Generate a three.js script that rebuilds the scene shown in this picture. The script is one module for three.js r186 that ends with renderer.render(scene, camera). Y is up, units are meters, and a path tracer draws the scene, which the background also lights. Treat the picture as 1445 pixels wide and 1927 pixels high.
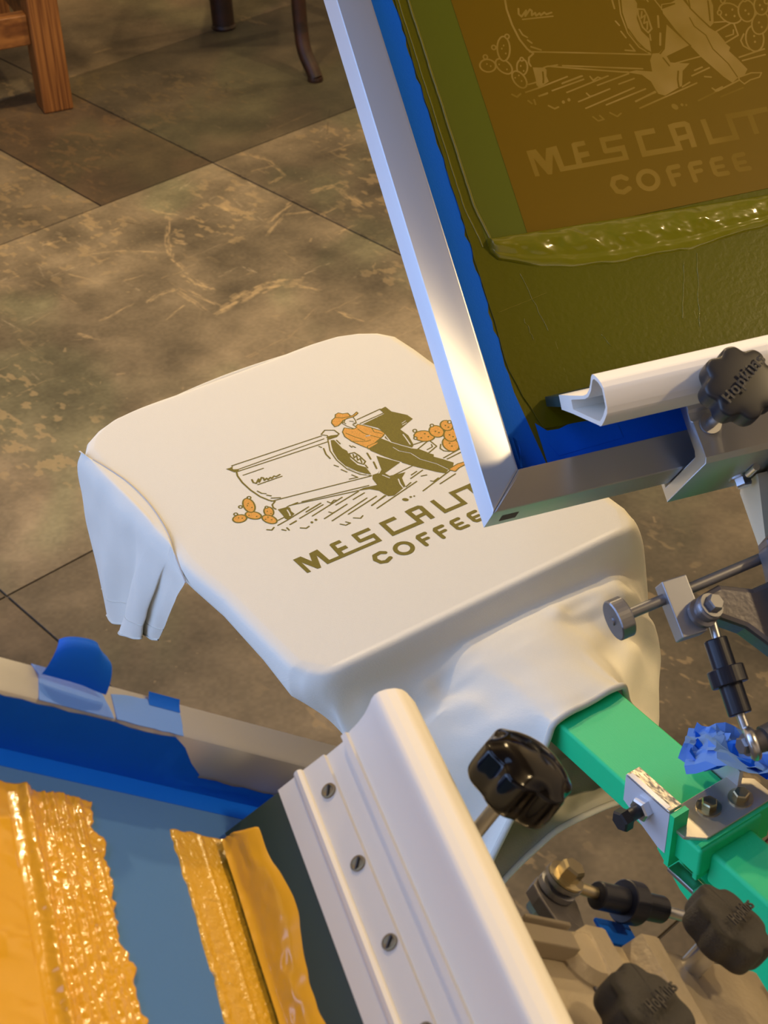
import * as THREE from 'three';
import { RoundedBoxGeometry } from 'three/addons/geometries/RoundedBoxGeometry.js';
import { mergeGeometries, toCreasedNormals, mergeVertices } from 'three/addons/utils/BufferGeometryUtils.js';
import { RectAreaLightUniformsLib } from 'three/addons/lights/RectAreaLightUniformsLib.js';
import { TextGeometry } from 'three/addons/geometries/TextGeometry.js';
import { FontLoader } from 'three/addons/loaders/FontLoader.js';

// ---------------------------------------------------------------- camera, sky, lights, exposure
const scene = new THREE.Scene();
const renderer = new THREE.WebGLRenderer({ antialias: true });
renderer.toneMapping = THREE.LinearToneMapping;
renderer.toneMappingExposure = 0.5;
renderer.shadowMap.enabled = true;

const camera = new THREE.PerspectiveCamera(36.8, 1445 / 1927, 0.05, 40);
camera.matrixAutoUpdate = true;
{
  const m = new THREE.Matrix4().set(
    0.99962, 0.02747, 0.0, 0,
    -0.02178, 0.79241, 0.6096, 0,
    0.01675, -0.60937, 0.79271, 0,
    0, 0, 0, 1);
  camera.quaternion.setFromRotationMatrix(m);
  camera.position.set(0, 1.764, 0);
}
camera.focus = 1.5; camera.userData.fStop = 18;
scene.add(camera);

const SKY = new THREE.Color().setRGB(0.5, 0.68, 1.0);
scene.background = SKY;

RectAreaLightUniformsLib.init();
// daylight that comes in through the window of the left wall and the skylight left of the press
const DAY = new THREE.Color().setRGB(0.34, 0.53, 1.0);
const WIN = { x: -2.6, z0: -1.7, z1: 2.0, y0: 0.9, y1: 3.2 };
const ROOF = { y: 3.6, x0: -1.9, x1: -0.7, z0: -1.5, z1: 0.7 };
const dayLight = new THREE.RectAreaLight(DAY, 7.4, WIN.z1 - WIN.z0, WIN.y1 - WIN.y0); dayLight.name = 'daylight';
dayLight.position.set(WIN.x + 0.03, (WIN.y0 + WIN.y1) / 2, (WIN.z0 + WIN.z1) / 2);
dayLight.lookAt(2, (WIN.y0 + WIN.y1) / 2, (WIN.z0 + WIN.z1) / 2); scene.add(dayLight);
const roofLight = new THREE.RectAreaLight(DAY, 3.6, ROOF.x1 - ROOF.x0, ROOF.z1 - ROOF.z0); roofLight.name = 'roof_daylight';
roofLight.position.set((ROOF.x0 + ROOF.x1) / 2, ROOF.y - 0.02, (ROOF.z0 + ROOF.z1) / 2); roofLight.rotation.x = -Math.PI / 2; scene.add(roofLight);
// warm bulbs of the pendant lamps (position, candela)
const LAMPS = [[-0.6, 2.8, -3.3, 24], [0.8, 2.8, -3.5, 20], [2.05, 2.5, -6.0, 18], [2.0, 3.05, -0.75, 18]];
const LAMP_COLOR = new THREE.Color().setRGB(1.0, 0.73, 0.38);

// ---------------------------------------------------------------- helpers
let seed = 12345;
const rnd = () => { seed |= 0; seed = seed + 0x6D2B79F5 | 0; let t = Math.imul(seed ^ seed >>> 15, 1 | seed); t = t + Math.imul(t ^ t >>> 7, 61 | t) ^ t; return ((t ^ t >>> 14) >>> 0) / 4294967296; };
const rr = (a, b) => a + (b - a) * rnd();
const H2D = new Float32Array(65536); for (let i = 0; i < 65536; i++) H2D[i] = rnd();
function vnoise(x, y) {
  const xi = Math.floor(x), yi = Math.floor(y); let fx = x - xi, fy = y - yi;
  fx = fx * fx * (3 - 2 * fx); fy = fy * fy * (3 - 2 * fy);
  const g = (a, b) => H2D[((a & 255) << 8) | (b & 255)];
  const a = g(xi, yi), b = g(xi + 1, yi), c = g(xi, yi + 1), d = g(xi + 1, yi + 1);
  return a + (b - a) * fx + (c - a) * fy + (a - b - c + d) * fx * fy;
}
const fbm = (x, y, o = 4) => { let s = 0, a = 0.5, n = 0; for (let i = 0; i < o; i++) { s += a * vnoise(x, y); n += a; x = x * 2.03 + 17.1; y = y * 2.03 + 9.7; a *= 0.5; } return s / n; };
const clamp = (x, a = 0, b = 1) => Math.min(b, Math.max(a, x));
const sstep = (a, b, x) => { const t = clamp((x - a) / (b - a)); return t * t * (3 - 2 * t); };
const V3 = (x, y, z) => new THREE.Vector3(x, y, z);
const P = (u, n, v) => new THREE.Vector3(u, n, -v);            // local point: across, up, outward

const taken = {};
function numbered(name) {
  if (!(name in taken)) { taken[name] = 0; return name; }
  taken[name]++; return name + '_' + String(taken[name]).padStart(3, '0');
}
function mesh(name, geo, mat, parent, label) {
  if (Array.isArray(geo)) geo = merge(geo);
  const m = new THREE.Mesh(geo, mat); m.name = parent && parent !== scene ? name : numbered(name);
  m.castShadow = m.receiveShadow = true;
  if (label) m.userData.label = label;
  (parent || scene).add(m); return m;
}
function merge(list) {
  list = list.map(g => { g = g.index ? g.toNonIndexed() : g; for (const k of Object.keys(g.attributes)) if (!['position', 'normal', 'uv'].includes(k)) g.deleteAttribute(k); if (!g.attributes.uv) g.setAttribute('uv', new THREE.BufferAttribute(new Float32Array(g.attributes.position.count * 2), 2)); return g; });
  return mergeGeometries(list);
}
function thing(name, label, category, basis) {
  const g = new THREE.Group(); g.name = numbered(name); g.userData = { label, category };
  if (basis) {
    const [o, a, f, n] = basis;     // origin, across, outward, normal
    const m = new THREE.Matrix4().makeBasis(V3(...a).normalize(), V3(...n).normalize(), V3(...f).normalize().negate());
    g.quaternion.setFromRotationMatrix(m); g.position.set(...o);
  }
  scene.add(g); return g;
}
function structure(name, geo, mat) { const m = mesh(name, geo, mat, scene); m.userData.kind = 'structure'; return m; }
const rbox = (w, h, d, r = 0.002, s = 2) => new RoundedBoxGeometry(w, h, d, s, Math.min(r, w / 2.01, h / 2.01, d / 2.01));
// box given by ranges across / normal / outward
const boxR = (u0, u1, n0, n1, v0, v1, r = 0.0015, s = 2) => rbox(u1 - u0, n1 - n0, v1 - v0, r, s).translate((u0 + u1) / 2, (n0 + n1) / 2, -(v0 + v1) / 2);
const shapeOf = pts => { const s = new THREE.Shape(); pts.forEach(([x, y], i) => i ? s.lineTo(x, y) : s.moveTo(x, y)); s.closePath(); return s; };
// profile in (outward v, normal n) swept along u
function sweepU(pts, u0, u1, holes = [], bevel = 0) {
  const s = shapeOf(pts); for (const h of holes) s.holes.push(new THREE.Path(h.map(p => new THREE.Vector2(...p))));
  const g = new THREE.ExtrudeGeometry(s, { depth: u1 - u0 - 2 * bevel, bevelEnabled: bevel > 0, bevelSize: bevel, bevelThickness: bevel, bevelOffset: -bevel, bevelSegments: 2, steps: 1 });
  g.translate(0, 0, bevel); g.rotateY(Math.PI / 2); g.translate(u0, 0, 0); return toCreasedNormals(g, 0.6);
}
// outline in (u, v) raised from n0 by t
function slab(pts, n0, t, bevel = 0, uvScale = 1) {
  const g = new THREE.ExtrudeGeometry(shapeOf(pts), { depth: Math.max(1e-5, t - bevel), bevelEnabled: bevel > 0, bevelSize: bevel, bevelThickness: bevel, bevelOffset: -bevel, bevelSegments: 2, steps: 1 });
  g.rotateX(-Math.PI / 2); g.translate(0, n0, 0); return g;
}
const cyl = (r0, r1, h, seg = 32) => new THREE.CylinderGeometry(r1, r0, h, seg);
function between(a, b, r, seg = 20, r1 = r) {       // cylinder from a to b
  const d = b.clone().sub(a), L = d.length(); const g = new THREE.CylinderGeometry(r1, r, L, seg);
  g.applyQuaternion(new THREE.Quaternion().setFromUnitVectors(V3(0, 1, 0), d.normalize()));
  const c = a.clone().add(b).multiplyScalar(0.5); return g.translate(c.x, c.y, c.z);
}
// lathe around the line a -> b ; profile [radius, distance]
function latheOn(prof, a, dir, seg = 36) {
  let g = new THREE.LatheGeometry(prof.map(p => new THREE.Vector2(p[0], p[1])), seg);
  g = toCreasedNormals(g, 0.6);
  g.applyQuaternion(new THREE.Quaternion().setFromUnitVectors(V3(0, 1, 0), dir.clone().normalize())); return g.translate(a.x, a.y, a.z);
}
const tube = (pts, r, seg = 8, closed = false, n = pts.length * 6) => new THREE.TubeGeometry(new THREE.CatmullRomCurve3(pts, closed, 'centripetal'), n, r, seg, closed);
function hexOn(r, h, a, dir, turn = 0) {            // hexagon bolt head with a chamfer
  let g = new THREE.LatheGeometry([[0, 0], [r, 0], [r, h * 0.8], [r * 0.86, h], [0, h]].map(p => new THREE.Vector2(...p)), 6);
  g = toCreasedNormals(g, 0.3); g.rotateY(turn);
  g.applyQuaternion(new THREE.Quaternion().setFromUnitVectors(V3(0, 1, 0), dir.clone().normalize())); return g.translate(a.x, a.y, a.z);
}
// surface from a grid of points
function gridGeo(rows, closedU = false, uvs = null) {
  const R = rows.length, C = rows[0].length, pos = [], uv = [], idx = [];
  for (let i = 0; i < R; i++) for (let j = 0; j < C; j++) { const p = rows[i][j]; pos.push(p.x, p.y, p.z); if (uvs) uv.push(...uvs(i, j, p)); else uv.push(j / (C - 1), i / (R - 1)); }
  const jm = closedU ? C : C - 1;
  for (let i = 0; i < R - 1; i++) for (let j = 0; j < jm; j++) { const a = i * C + j, b = i * C + (j + 1) % C, c = a + C, d = b + C; idx.push(a, c, b, b, c, d); }
  const g = new THREE.BufferGeometry(); g.setAttribute('position', new THREE.Float32BufferAttribute(pos, 3)); g.setAttribute('uv', new THREE.Float32BufferAttribute(uv, 2)); g.setIndex(idx); g.computeVertexNormals(); return g;
}
// plan (u,v) heightfield with a closed skirt
function field(u0, u1, v0, v1, nu, nv, h, base, edge) {
  const rows = [];
  for (let i = 0; i <= nv; i++) { const r = []; for (let j = 0; j <= nu; j++) { let u = u0 + (u1 - u0) * j / nu, v = v0 + (v1 - v0) * i / nv; if (edge) [u, v] = edge(u, v, j / nu, i / nv); const border = i === 0 || j === 0 || i === nv || j === nu; r.push(P(u, border ? base : base + h(u, v), v)); } rows.push(r); }
  return gridGeo(rows, false, (i, j, p) => [p.x, -p.z]);
}
// ---------------------------------------------------------------- textures and materials
function dataTex(w, h, fn, srgb) {
  const d = new Uint8Array(w * h * 4);
  for (let y = 0; y < h; y++) for (let x = 0; x < w; x++) { const c = fn(x, y), k = (y * w + x) * 4; d[k] = clamp(c[0] * 255, 0, 255); d[k + 1] = clamp(c[1] * 255, 0, 255); d[k + 2] = clamp(c[2] * 255, 0, 255); d[k + 3] = 255; }
  const t = new THREE.DataTexture(d, w, h, THREE.RGBAFormat); t.magFilter = t.minFilter = THREE.LinearFilter; t.wrapS = t.wrapT = THREE.RepeatWrapping; if (srgb) t.colorSpace = THREE.SRGBColorSpace; t.needsUpdate = true; return t;
}
const col = (r, g, b) => new THREE.Color().setRGB(r, g, b);
const std = (c, rough, metal = 0, extra = {}) => new THREE.MeshPhysicalMaterial({ color: c, roughness: rough, metalness: metal, side: THREE.DoubleSide, ...extra });
const ART = [["s","o",9,[-665,2193,393,2096]],
["s","o",8,[-633,2097,385,2034]],
["s","o",9,[-663,2068,391,1963]],
["f","o",0,[-744,2180,-700,2172,-658,2182,-685,2145,-682,2126,-632,2098,-661,2063,-702,2076,-720,2122]],
["s","o",11,[-680,2068,-707,2000,-726,1870,-724,1710,-702,1554,-662,1447,-623,1396]],
["s","o",9,[-650,1418,-182,1313,416,1176]],
["s","o",10,[-626,1390,-673,1363,-690,1315,-682,1278]],
["s","o",8,[-654,1977,-420,1958]],
["s","o",11,[-620,1855,-634,1802,-616,1772,-557,1825,-581,1771,-519,1829,-507,1812,-521,1767,-483,1786,-484,1755,-445,1775,-441,1752,-401,1774,-388,1752,-338,1760]],
["s","o",9,[-614,1743,-336,1722]],
["s","o",9,[-675,1651,-661,1594,-628,1561]],
["s","o",10,[-632,1533,-605,1498]],
["s","o",10,[-621,1463,-545,1415]],
["s","o",9,[-532,1244,-445,1242]],
["s","o",9,[-401,1226,300,1053]],
["s","o",9,[-572,1241,-533,1247,97,1062,159,1047]],
["f","o",0,[-670,1262,-569,1241,-554,1215,-575,1154,-570,1099,-675,1056,-690,1089,-679,1141]],
["s","w",9,[-595,1199,-609,1134,-622,1099]],
["s","o",9,[-803,1038,-684,1055,-394,1113]],
["s","o",9,[-756,1107,-683,1114]],
["s","o",9,[-698,977,-622,987]],
["s","o",9,[-567,1006,-257,1058]],
["s","o",9,[-455,1059,-265,1094]],
["s","o",10,[-929,1042,-893,1009,-854,1032]],
["s","o",10,[-807,954,-784,922]],
["s","o",10,[-753,951,-754,907]],
["s","o",10,[-644,870,-600,831,-563,841]],
["f","o",0,[-492,870,-496,866,-500,863,-505,862,-509,862,-513,864,-516,868,-518,872,-519,877,-518,882,-516,887,-513,891,-509,894,-504,895,-499,895,-495,893,-492,889,-490,885,-489,880,-490,875]],
["f","o",0,[-437,881,-440,877,-445,875,-449,873,-454,874,-458,876,-461,879,-463,884,-464,889,-463,894,-461,899,-457,903,-453,905,-449,907,-444,906,-440,904,-437,901,-435,896,-434,891,-435,886]],
["f","y",10,[-864,1259,-877,1247,-895,1243,-915,1247,-935,1258,-954,1276,-969,1298,-979,1323,-983,1348,-982,1371,-973,1389,-960,1401,-942,1405,-922,1401,-902,1390,-883,1372,-868,1350,-857,1325,-853,1300,-855,1277]],
["f","y",10,[-808,1509,-817,1472,-831,1437,-849,1407,-869,1386,-889,1375,-907,1375,-921,1387,-930,1410,-934,1440,-931,1476,-923,1513,-909,1549,-891,1579,-871,1600,-851,1612,-833,1611,-818,1599,-809,1576,-805,1545]],
["f","y",10,[-992,1332,-1003,1315,-1020,1303,-1040,1296,-1062,1296,-1084,1301,-1102,1312,-1117,1327,-1125,1346,-1127,1365,-1122,1384,-1110,1401,-1094,1413,-1073,1420,-1051,1421,-1030,1415,-1011,1404,-997,1389,-988,1370,-987,1350]],
["f","y",10,[-757,1213,-774,1207,-789,1209,-801,1217,-809,1233,-813,1253,-812,1276,-805,1300,-795,1323,-781,1341,-765,1354,-748,1361,-733,1359,-721,1350,-712,1335,-709,1315,-710,1291,-717,1267,-727,1245,-742,1226]],
["f","y",10,[-781,1095,-795,1085,-812,1083,-830,1090,-847,1105,-861,1126,-872,1151,-877,1179,-878,1205,-872,1229,-862,1246,-847,1256,-830,1258,-812,1251,-795,1236,-781,1215,-770,1189,-765,1162,-765,1135,-770,1112]],
["f","n",9,[-788,1594,-792,1588,-798,1585,-803,1583,-809,1584,-814,1586,-819,1590,-821,1596,-822,1603,-821,1610,-819,1616,-814,1621,-809,1625,-803,1627,-797,1626,-792,1624,-788,1619,-785,1614,-784,1607,-785,1600]],
["f","n",9,[-937,1511,-941,1506,-946,1502,-952,1501,-958,1501,-963,1504,-967,1508,-970,1514,-971,1520,-970,1527,-967,1533,-963,1538,-958,1542,-952,1544,-946,1543,-941,1541,-937,1536,-934,1531,-933,1524,-934,1517]],
["f","n",9,[-1038,1434,-1042,1429,-1047,1425,-1053,1424,-1059,1424,-1064,1427,-1068,1431,-1071,1437,-1071,1443,-1071,1450,-1068,1456,-1064,1461,-1059,1465,-1053,1466,-1047,1466,-1042,1463,-1038,1459,-1035,1453,-1035,1447,-1035,1440]],
["f","n",9,[-729,1351,-732,1347,-736,1344,-741,1343,-746,1343,-750,1345,-753,1348,-755,1353,-756,1358,-755,1364,-753,1369,-750,1373,-745,1376,-741,1377,-736,1377,-732,1375,-729,1371,-727,1366,-726,1361,-727,1356]],
["f","o",0,[-854,1519,-856,1517,-858,1515,-861,1514,-863,1514,-865,1515,-867,1517,-868,1519,-868,1522,-868,1525,-866,1528,-864,1530,-862,1532,-860,1533,-857,1533,-855,1532,-854,1530,-853,1528,-852,1525,-853,1522]],
["f","o",0,[-859,1439,-861,1436,-863,1434,-865,1433,-868,1434,-870,1434,-871,1436,-872,1439,-873,1442,-872,1445,-871,1447,-869,1450,-867,1451,-864,1452,-862,1452,-860,1451,-858,1450,-857,1447,-857,1444,-857,1441]],
["f","o",0,[-879,1492,-881,1489,-883,1487,-886,1487,-888,1487,-890,1488,-892,1489,-893,1492,-893,1495,-892,1498,-891,1500,-889,1503,-887,1505,-885,1506,-882,1506,-880,1505,-879,1503,-878,1500,-877,1497,-878,1494]],
["f","o",0,[-948,1346,-950,1343,-952,1342,-955,1341,-957,1341,-959,1342,-961,1343,-962,1346,-962,1349,-962,1352,-960,1354,-959,1357,-956,1359,-954,1359,-951,1359,-949,1358,-948,1357,-947,1354,-947,1351,-947,1348]],
["f","o",0,[-895,1284,-897,1282,-899,1280,-901,1279,-904,1279,-906,1280,-907,1282,-908,1284,-909,1287,-908,1290,-907,1293,-905,1295,-903,1297,-900,1298,-898,1298,-896,1297,-894,1295,-893,1292,-893,1290,-894,1287]],
["f","o",0,[-1054,1371,-1056,1368,-1058,1366,-1060,1366,-1063,1366,-1065,1367,-1066,1368,-1067,1371,-1067,1374,-1067,1377,-1066,1379,-1064,1382,-1062,1383,-1059,1384,-1057,1384,-1055,1383,-1053,1382,-1052,1379,-1052,1376,-1053,1373]],
["f","o",0,[-1027,1343,-1029,1341,-1031,1339,-1033,1338,-1036,1339,-1038,1339,-1039,1341,-1040,1344,-1041,1346,-1040,1349,-1039,1352,-1037,1355,-1035,1356,-1032,1357,-1030,1357,-1028,1356,-1026,1354,-1025,1352,-1025,1349,-1026,1346]],
["f","o",0,[-764,1293,-766,1291,-768,1289,-770,1288,-773,1288,-775,1289,-777,1291,-778,1293,-778,1296,-777,1299,-776,1302,-774,1304,-772,1306,-769,1307,-767,1307,-765,1306,-763,1304,-762,1302,-762,1299,-763,1296]],
["f","o",0,[-753,1240,-755,1238,-757,1236,-759,1235,-762,1235,-764,1236,-766,1238,-766,1240,-767,1243,-766,1246,-765,1249,-763,1251,-761,1253,-758,1254,-756,1254,-754,1253,-752,1251,-751,1248,-751,1246,-752,1243]],
["f","o",0,[-848,1190,-850,1188,-852,1186,-855,1185,-857,1185,-859,1186,-861,1188,-862,1190,-862,1193,-861,1196,-860,1199,-858,1201,-856,1203,-853,1204,-851,1204,-849,1203,-847,1201,-846,1198,-846,1196,-847,1193]],
["f","o",0,[-800,1148,-802,1145,-805,1144,-807,1143,-809,1143,-811,1144,-813,1145,-814,1148,-814,1151,-814,1154,-812,1156,-811,1159,-808,1160,-806,1161,-803,1161,-801,1160,-800,1158,-799,1156,-799,1153,-799,1150]],
["f","o",0,[-808,1206,-810,1203,-812,1202,-815,1201,-817,1201,-819,1202,-821,1203,-822,1206,-822,1209,-822,1212,-820,1214,-818,1217,-816,1218,-814,1219,-811,1219,-809,1218,-808,1217,-807,1214,-807,1211,-807,1208]],
["f","o",0,[873,2016,1180,2045,1185,2142,1270,2152,1269,2036,1369,1876,1374,1778,1148,1695,1151,1546,1095,1369,1048,1336,933,1543,922,1660,978,1729,968,1861,897,1984]],
["s","o",9,[877,2126,1196,2148]],
["s","o",8,[861,2045,1184,2062]],
["s","w",9,[1118,1598,1097,1503,1071,1400]],
["s","w",7,[1231,1780,1288,1794]],
["s","w",7,[1216,1748,1278,1759]],
["f","o",0,[885,1673,933,1543,1034,1338,1081,1285,1132,1153,1164,1103,1139,1068,1189,979,1245,858,1203,811,1126,790,1062,755,1003,829,866,1059,799,1200,724,1374,665,1551,669,1602,781,1655]],
["s","w",6,[893,1464,906,1373,982,1264,999,1118,1089,947,1127,802]],
["s","w",8,[907,1671,957,1711,929,1559,986,1444,1047,1334]],
["f","o",0,[656,1451,712,1356,797,1196,557,1131,570,1065,613,1052,695,1030,741,1021,652,959,599,820,414,756,360,784,348,830,334,915,273,997,147,1048,236,1050,376,1009,395,1122,436,1182,497,1175,553,1212]],
["s","w",8,[519,1120,549,1035]],
["s","w",9,[611,964,579,886,566,815]],
["s","o",8,[618,1048,856,1067]],
["s","w",8,[660,1456,807,1189]],
["f","y",8,[832,2047,870,1990,917,1899,967,1792,973,1733,926,1699,875,1681,791,1647,669,1602,643,1675,600,1815,588,1934,617,2023,676,2078,740,2002]],
["s","o",6,[635,1982,670,1874,724,1751]],
["s","o",6,[772,1798,825,1787,881,1690]],
["s","o",6,[781,1972,789,1869,815,1794]],
["s","o",6,[611,1808,722,1725,775,1714]],
["s","o",6,[911,1890,893,1819,946,1739]],
["s","n",10,[778,1808,815,1794]],
["f","n",7,[747,2208,806,2216,870,2197,851,2117,830,2076,784,2073,789,2002,754,2000,718,2083,706,2159]],
["f","y",8,[702,2298,740,2350,784,2358,810,2316,864,2293,860,2239,826,2212,759,2239]],
["f","y",8,[615,2235,650,2280,709,2304,764,2247,836,2227,888,2223,955,2254,955,2226,922,2210,870,2197,816,2208,744,2205,696,2172,647,2150,604,2155]],
["s","o",7,[795,2149,824,2123]],
["s","o",6,[803,2096,821,2088]],
["s","o",7,[762,2197,729,2165,733,2134]],
["f","y",6,[683,1645,817,1641,810,1620,663,1593]],
["f","y",8,[1137,795,1267,816,1362,798,1326,760,1233,750,1166,722,1134,771]],
["s","o",9,[408,2122,481,2165,564,2104,568,2018,517,1987,431,1995,447,2066,412,2105]],
["f","o",0,[419,2045,478,2043,554,2009,501,1985,420,1989]],
["f","o",0,[430,1969,462,1950,447,1766,463,1700,410,1552,411,1420,457,1334,432,1198,349,1284,297,1426,300,1634,344,1815]],
["s","o",8,[416,2006,317,1808,279,1623,281,1425,338,1267,420,1181]],
["s","w",7,[412,1954,363,1855,337,1793]],
["s","w",7,[299,1464,337,1332,401,1207]],
["f","n",11,[449,1644,506,1628,516,1554,511,1425,467,1392,435,1455,434,1588]],
["s","o",9,[478,1609,452,1548,496,1569,458,1491,496,1502,470,1430]],
["s","o",9,[480,1931,475,1853]],
["s","o",8,[538,1766,540,1724]],
["s","o",8,[557,1739,568,1698]],
["s","o",11,[610,1538,580,1427]],
["s","o",11,[575,1365,535,1251]],
["s","w",8,[660,1456,558,1208,507,1168]],
["s","o",9,[476,1373,466,1315]],
["s","o",10,[285,1885,247,1779,241,1690]],
["s","o",9,[210,1563,230,1515]],
["s","o",9,[226,1453,250,1383]],
["s","o",9,[203,1263,289,1238,263,1309]],
["s","o",9,[266,1948,277,1913]],
["s","o",9,[161,685,739,818]],
["s","o",9,[135,752,337,813]],
["s","o",9,[598,808,678,838]],
["s","o",9,[720,896,903,942]],
["s","o",9,[761,943,841,961]],
["s","o",9,[698,647,1123,766]],
["s","o",9,[910,642,1141,688]],
["s","o",9,[862,740,881,714,956,735]],
["s","o",9,[832,865,888,849]],
["s","o",9,[1211,989,1470,1024]],
["s","o",9,[1229,950,1458,967]],
["f","o",0,[490,608,483,603,476,601,467,602,458,606,450,612,443,621,439,630,437,640,438,649,442,656,448,661,456,664,465,663,474,659,482,652,489,644,493,634,495,624,493,615]],
["f","o",0,[547,629,544,626,540,624,536,623,532,624,528,626,525,629,522,633,522,638,522,642,524,646,527,649,531,651,535,652,540,651,544,649,547,646,549,642,550,637,549,633]],
["f","o",0,[581,622,578,619,575,617,572,616,569,617,566,618,564,620,563,623,563,626,563,630,565,633,568,636,571,638,574,639,577,639,580,637,582,635,583,632,583,629,582,625]],
["s","o",9,[1106,1374,1279,1356,1278,1206,1132,1153,1086,1281,1270,1343]],
["s","o",8,[1160,1213,1237,1224,1252,1266]],
["s","o",9,[-444,963,-31,1047]],
["s","o",9,[-369,855,-56,920]],
["s","o",9,[-326,779,165,887]],
["s","o",9,[-135,774,261,855]],
["s","o",9,[40,949,193,975]],
["s","o",9,[-153,976,159,1032]],
["s","o",9,[135,757,341,805]],
["s","o",9,[152,683,390,738]],
["s","o",9,[-459,1056,-260,1092]],
["s","o",9,[-192,1073,-176,1030,-124,1054,-94,1032]],
["s","o",9,[-274,920,-254,883,-226,885]],
["s","o",9,[-290,686,-256,639,-200,643,-226,684]],
["s","o",9,[-127,693,-74,646,-33,668]],
["s","o",9,[-700,979,-617,993]],
["f","y",10,[1438,1032,1410,1018,1382,1016,1358,1026,1340,1048,1330,1079,1328,1116,1335,1157,1350,1196,1372,1230,1399,1256,1428,1271,1456,1273,1480,1262,1498,1240,1509,1209,1510,1171,1503,1130,1487,1091,1465,1057]],
["f","y",10,[1558,1210,1530,1189,1501,1177,1475,1176,1453,1185,1438,1204,1432,1231,1434,1263,1445,1297,1464,1330,1489,1359,1517,1381,1546,1393,1573,1395,1595,1386,1610,1366,1617,1339,1614,1307,1602,1272,1583,1239]],
["f","y",10,[1365,1362,1343,1341,1314,1330,1282,1329,1250,1338,1222,1357,1199,1384,1184,1415,1179,1449,1184,1481,1198,1509,1221,1530,1250,1542,1282,1543,1314,1534,1343,1515,1366,1488,1380,1456,1385,1422,1380,1390]],
["f","y",10,[1479,1347,1454,1329,1428,1321,1403,1323,1382,1336,1367,1357,1358,1385,1358,1418,1366,1452,1382,1484,1403,1510,1428,1529,1454,1537,1479,1535,1501,1523,1516,1501,1524,1472,1524,1439,1516,1405,1500,1373]],
["f","y",10,[1626,1386,1604,1370,1581,1362,1560,1363,1541,1373,1528,1392,1521,1416,1522,1444,1529,1473,1543,1501,1562,1524,1584,1540,1608,1548,1630,1547,1648,1537,1661,1518,1668,1494,1667,1465,1660,1436,1645,1408]],
["f","n",9,[1275,1565,1269,1558,1262,1554,1255,1551,1248,1551,1242,1554,1238,1559,1236,1565,1236,1573,1238,1581,1242,1589,1248,1596,1255,1601,1263,1603,1270,1603,1275,1600,1280,1596,1282,1589,1282,1581,1279,1573]],
["f","n",9,[1482,1538,1476,1532,1469,1527,1462,1525,1456,1525,1450,1528,1446,1532,1444,1538,1444,1546,1447,1553,1451,1561,1457,1567,1463,1571,1470,1574,1477,1574,1482,1571,1486,1567,1488,1560,1488,1553,1486,1545]],
["f","n",9,[1677,1478,1671,1472,1664,1467,1656,1464,1649,1464,1643,1467,1639,1472,1637,1479,1637,1486,1639,1495,1644,1502,1650,1509,1657,1514,1665,1516,1672,1516,1678,1514,1682,1509,1684,1502,1684,1494,1681,1486]],
["f","n",9,[1198,1451,1193,1445,1187,1441,1180,1439,1174,1439,1169,1441,1166,1445,1164,1451,1164,1458,1166,1465,1170,1472,1175,1478,1181,1482,1187,1484,1193,1484,1198,1481,1202,1477,1204,1471,1204,1465,1202,1458]],
["s","o",9,[1333,1207,1283,1149,1288,1092,1331,1047]],
["f","o",0,[1321,1462,1318,1459,1315,1457,1311,1456,1308,1456,1305,1457,1303,1459,1302,1463,1302,1466,1303,1470,1305,1474,1308,1477,1311,1479,1314,1480,1318,1480,1321,1479,1323,1476,1324,1473,1324,1469,1323,1465]],
["f","o",0,[1319,1394,1316,1391,1313,1389,1309,1388,1306,1388,1303,1390,1301,1392,1300,1395,1300,1399,1301,1403,1303,1406,1306,1409,1309,1412,1312,1413,1316,1412,1319,1411,1321,1409,1322,1406,1322,1402,1321,1398]],
["f","o",0,[1245,1421,1242,1418,1239,1416,1236,1415,1232,1415,1229,1417,1227,1419,1226,1422,1226,1426,1227,1430,1229,1433,1232,1436,1235,1439,1239,1440,1242,1440,1245,1438,1247,1436,1248,1433,1248,1429,1247,1425]],
["f","o",0,[1439,1430,1436,1427,1433,1425,1429,1424,1426,1424,1423,1425,1421,1428,1420,1431,1420,1435,1421,1438,1423,1442,1426,1445,1429,1447,1432,1448,1436,1448,1439,1447,1441,1445,1442,1441,1442,1438,1441,1434]],
["f","o",0,[1456,1389,1454,1386,1450,1384,1447,1383,1443,1383,1440,1385,1438,1387,1437,1390,1437,1394,1438,1398,1440,1402,1443,1405,1446,1407,1450,1408,1453,1408,1456,1406,1458,1404,1459,1401,1459,1397,1458,1393]],
["f","o",0,[1592,1456,1589,1453,1586,1451,1582,1450,1579,1450,1576,1451,1574,1454,1573,1457,1573,1461,1574,1465,1576,1468,1579,1471,1582,1474,1586,1475,1589,1475,1592,1473,1594,1471,1595,1468,1596,1464,1594,1460]],
["f","o",0,[1598,1410,1595,1407,1592,1405,1588,1404,1585,1404,1582,1405,1580,1408,1578,1411,1578,1415,1579,1419,1581,1422,1584,1425,1588,1427,1591,1429,1595,1428,1598,1427,1600,1425,1601,1421,1601,1418,1600,1414]],
["f","o",0,[1522,1286,1519,1283,1515,1281,1512,1280,1508,1280,1506,1281,1503,1284,1502,1287,1502,1291,1503,1295,1505,1298,1508,1301,1512,1303,1515,1304,1518,1304,1521,1303,1524,1300,1525,1297,1525,1294,1524,1290]],
["f","o",0,[1532,1237,1529,1234,1526,1232,1522,1231,1519,1231,1516,1232,1514,1235,1513,1238,1513,1242,1514,1245,1516,1249,1519,1252,1522,1254,1526,1255,1529,1255,1532,1254,1534,1251,1535,1248,1535,1244,1534,1241]],
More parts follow.
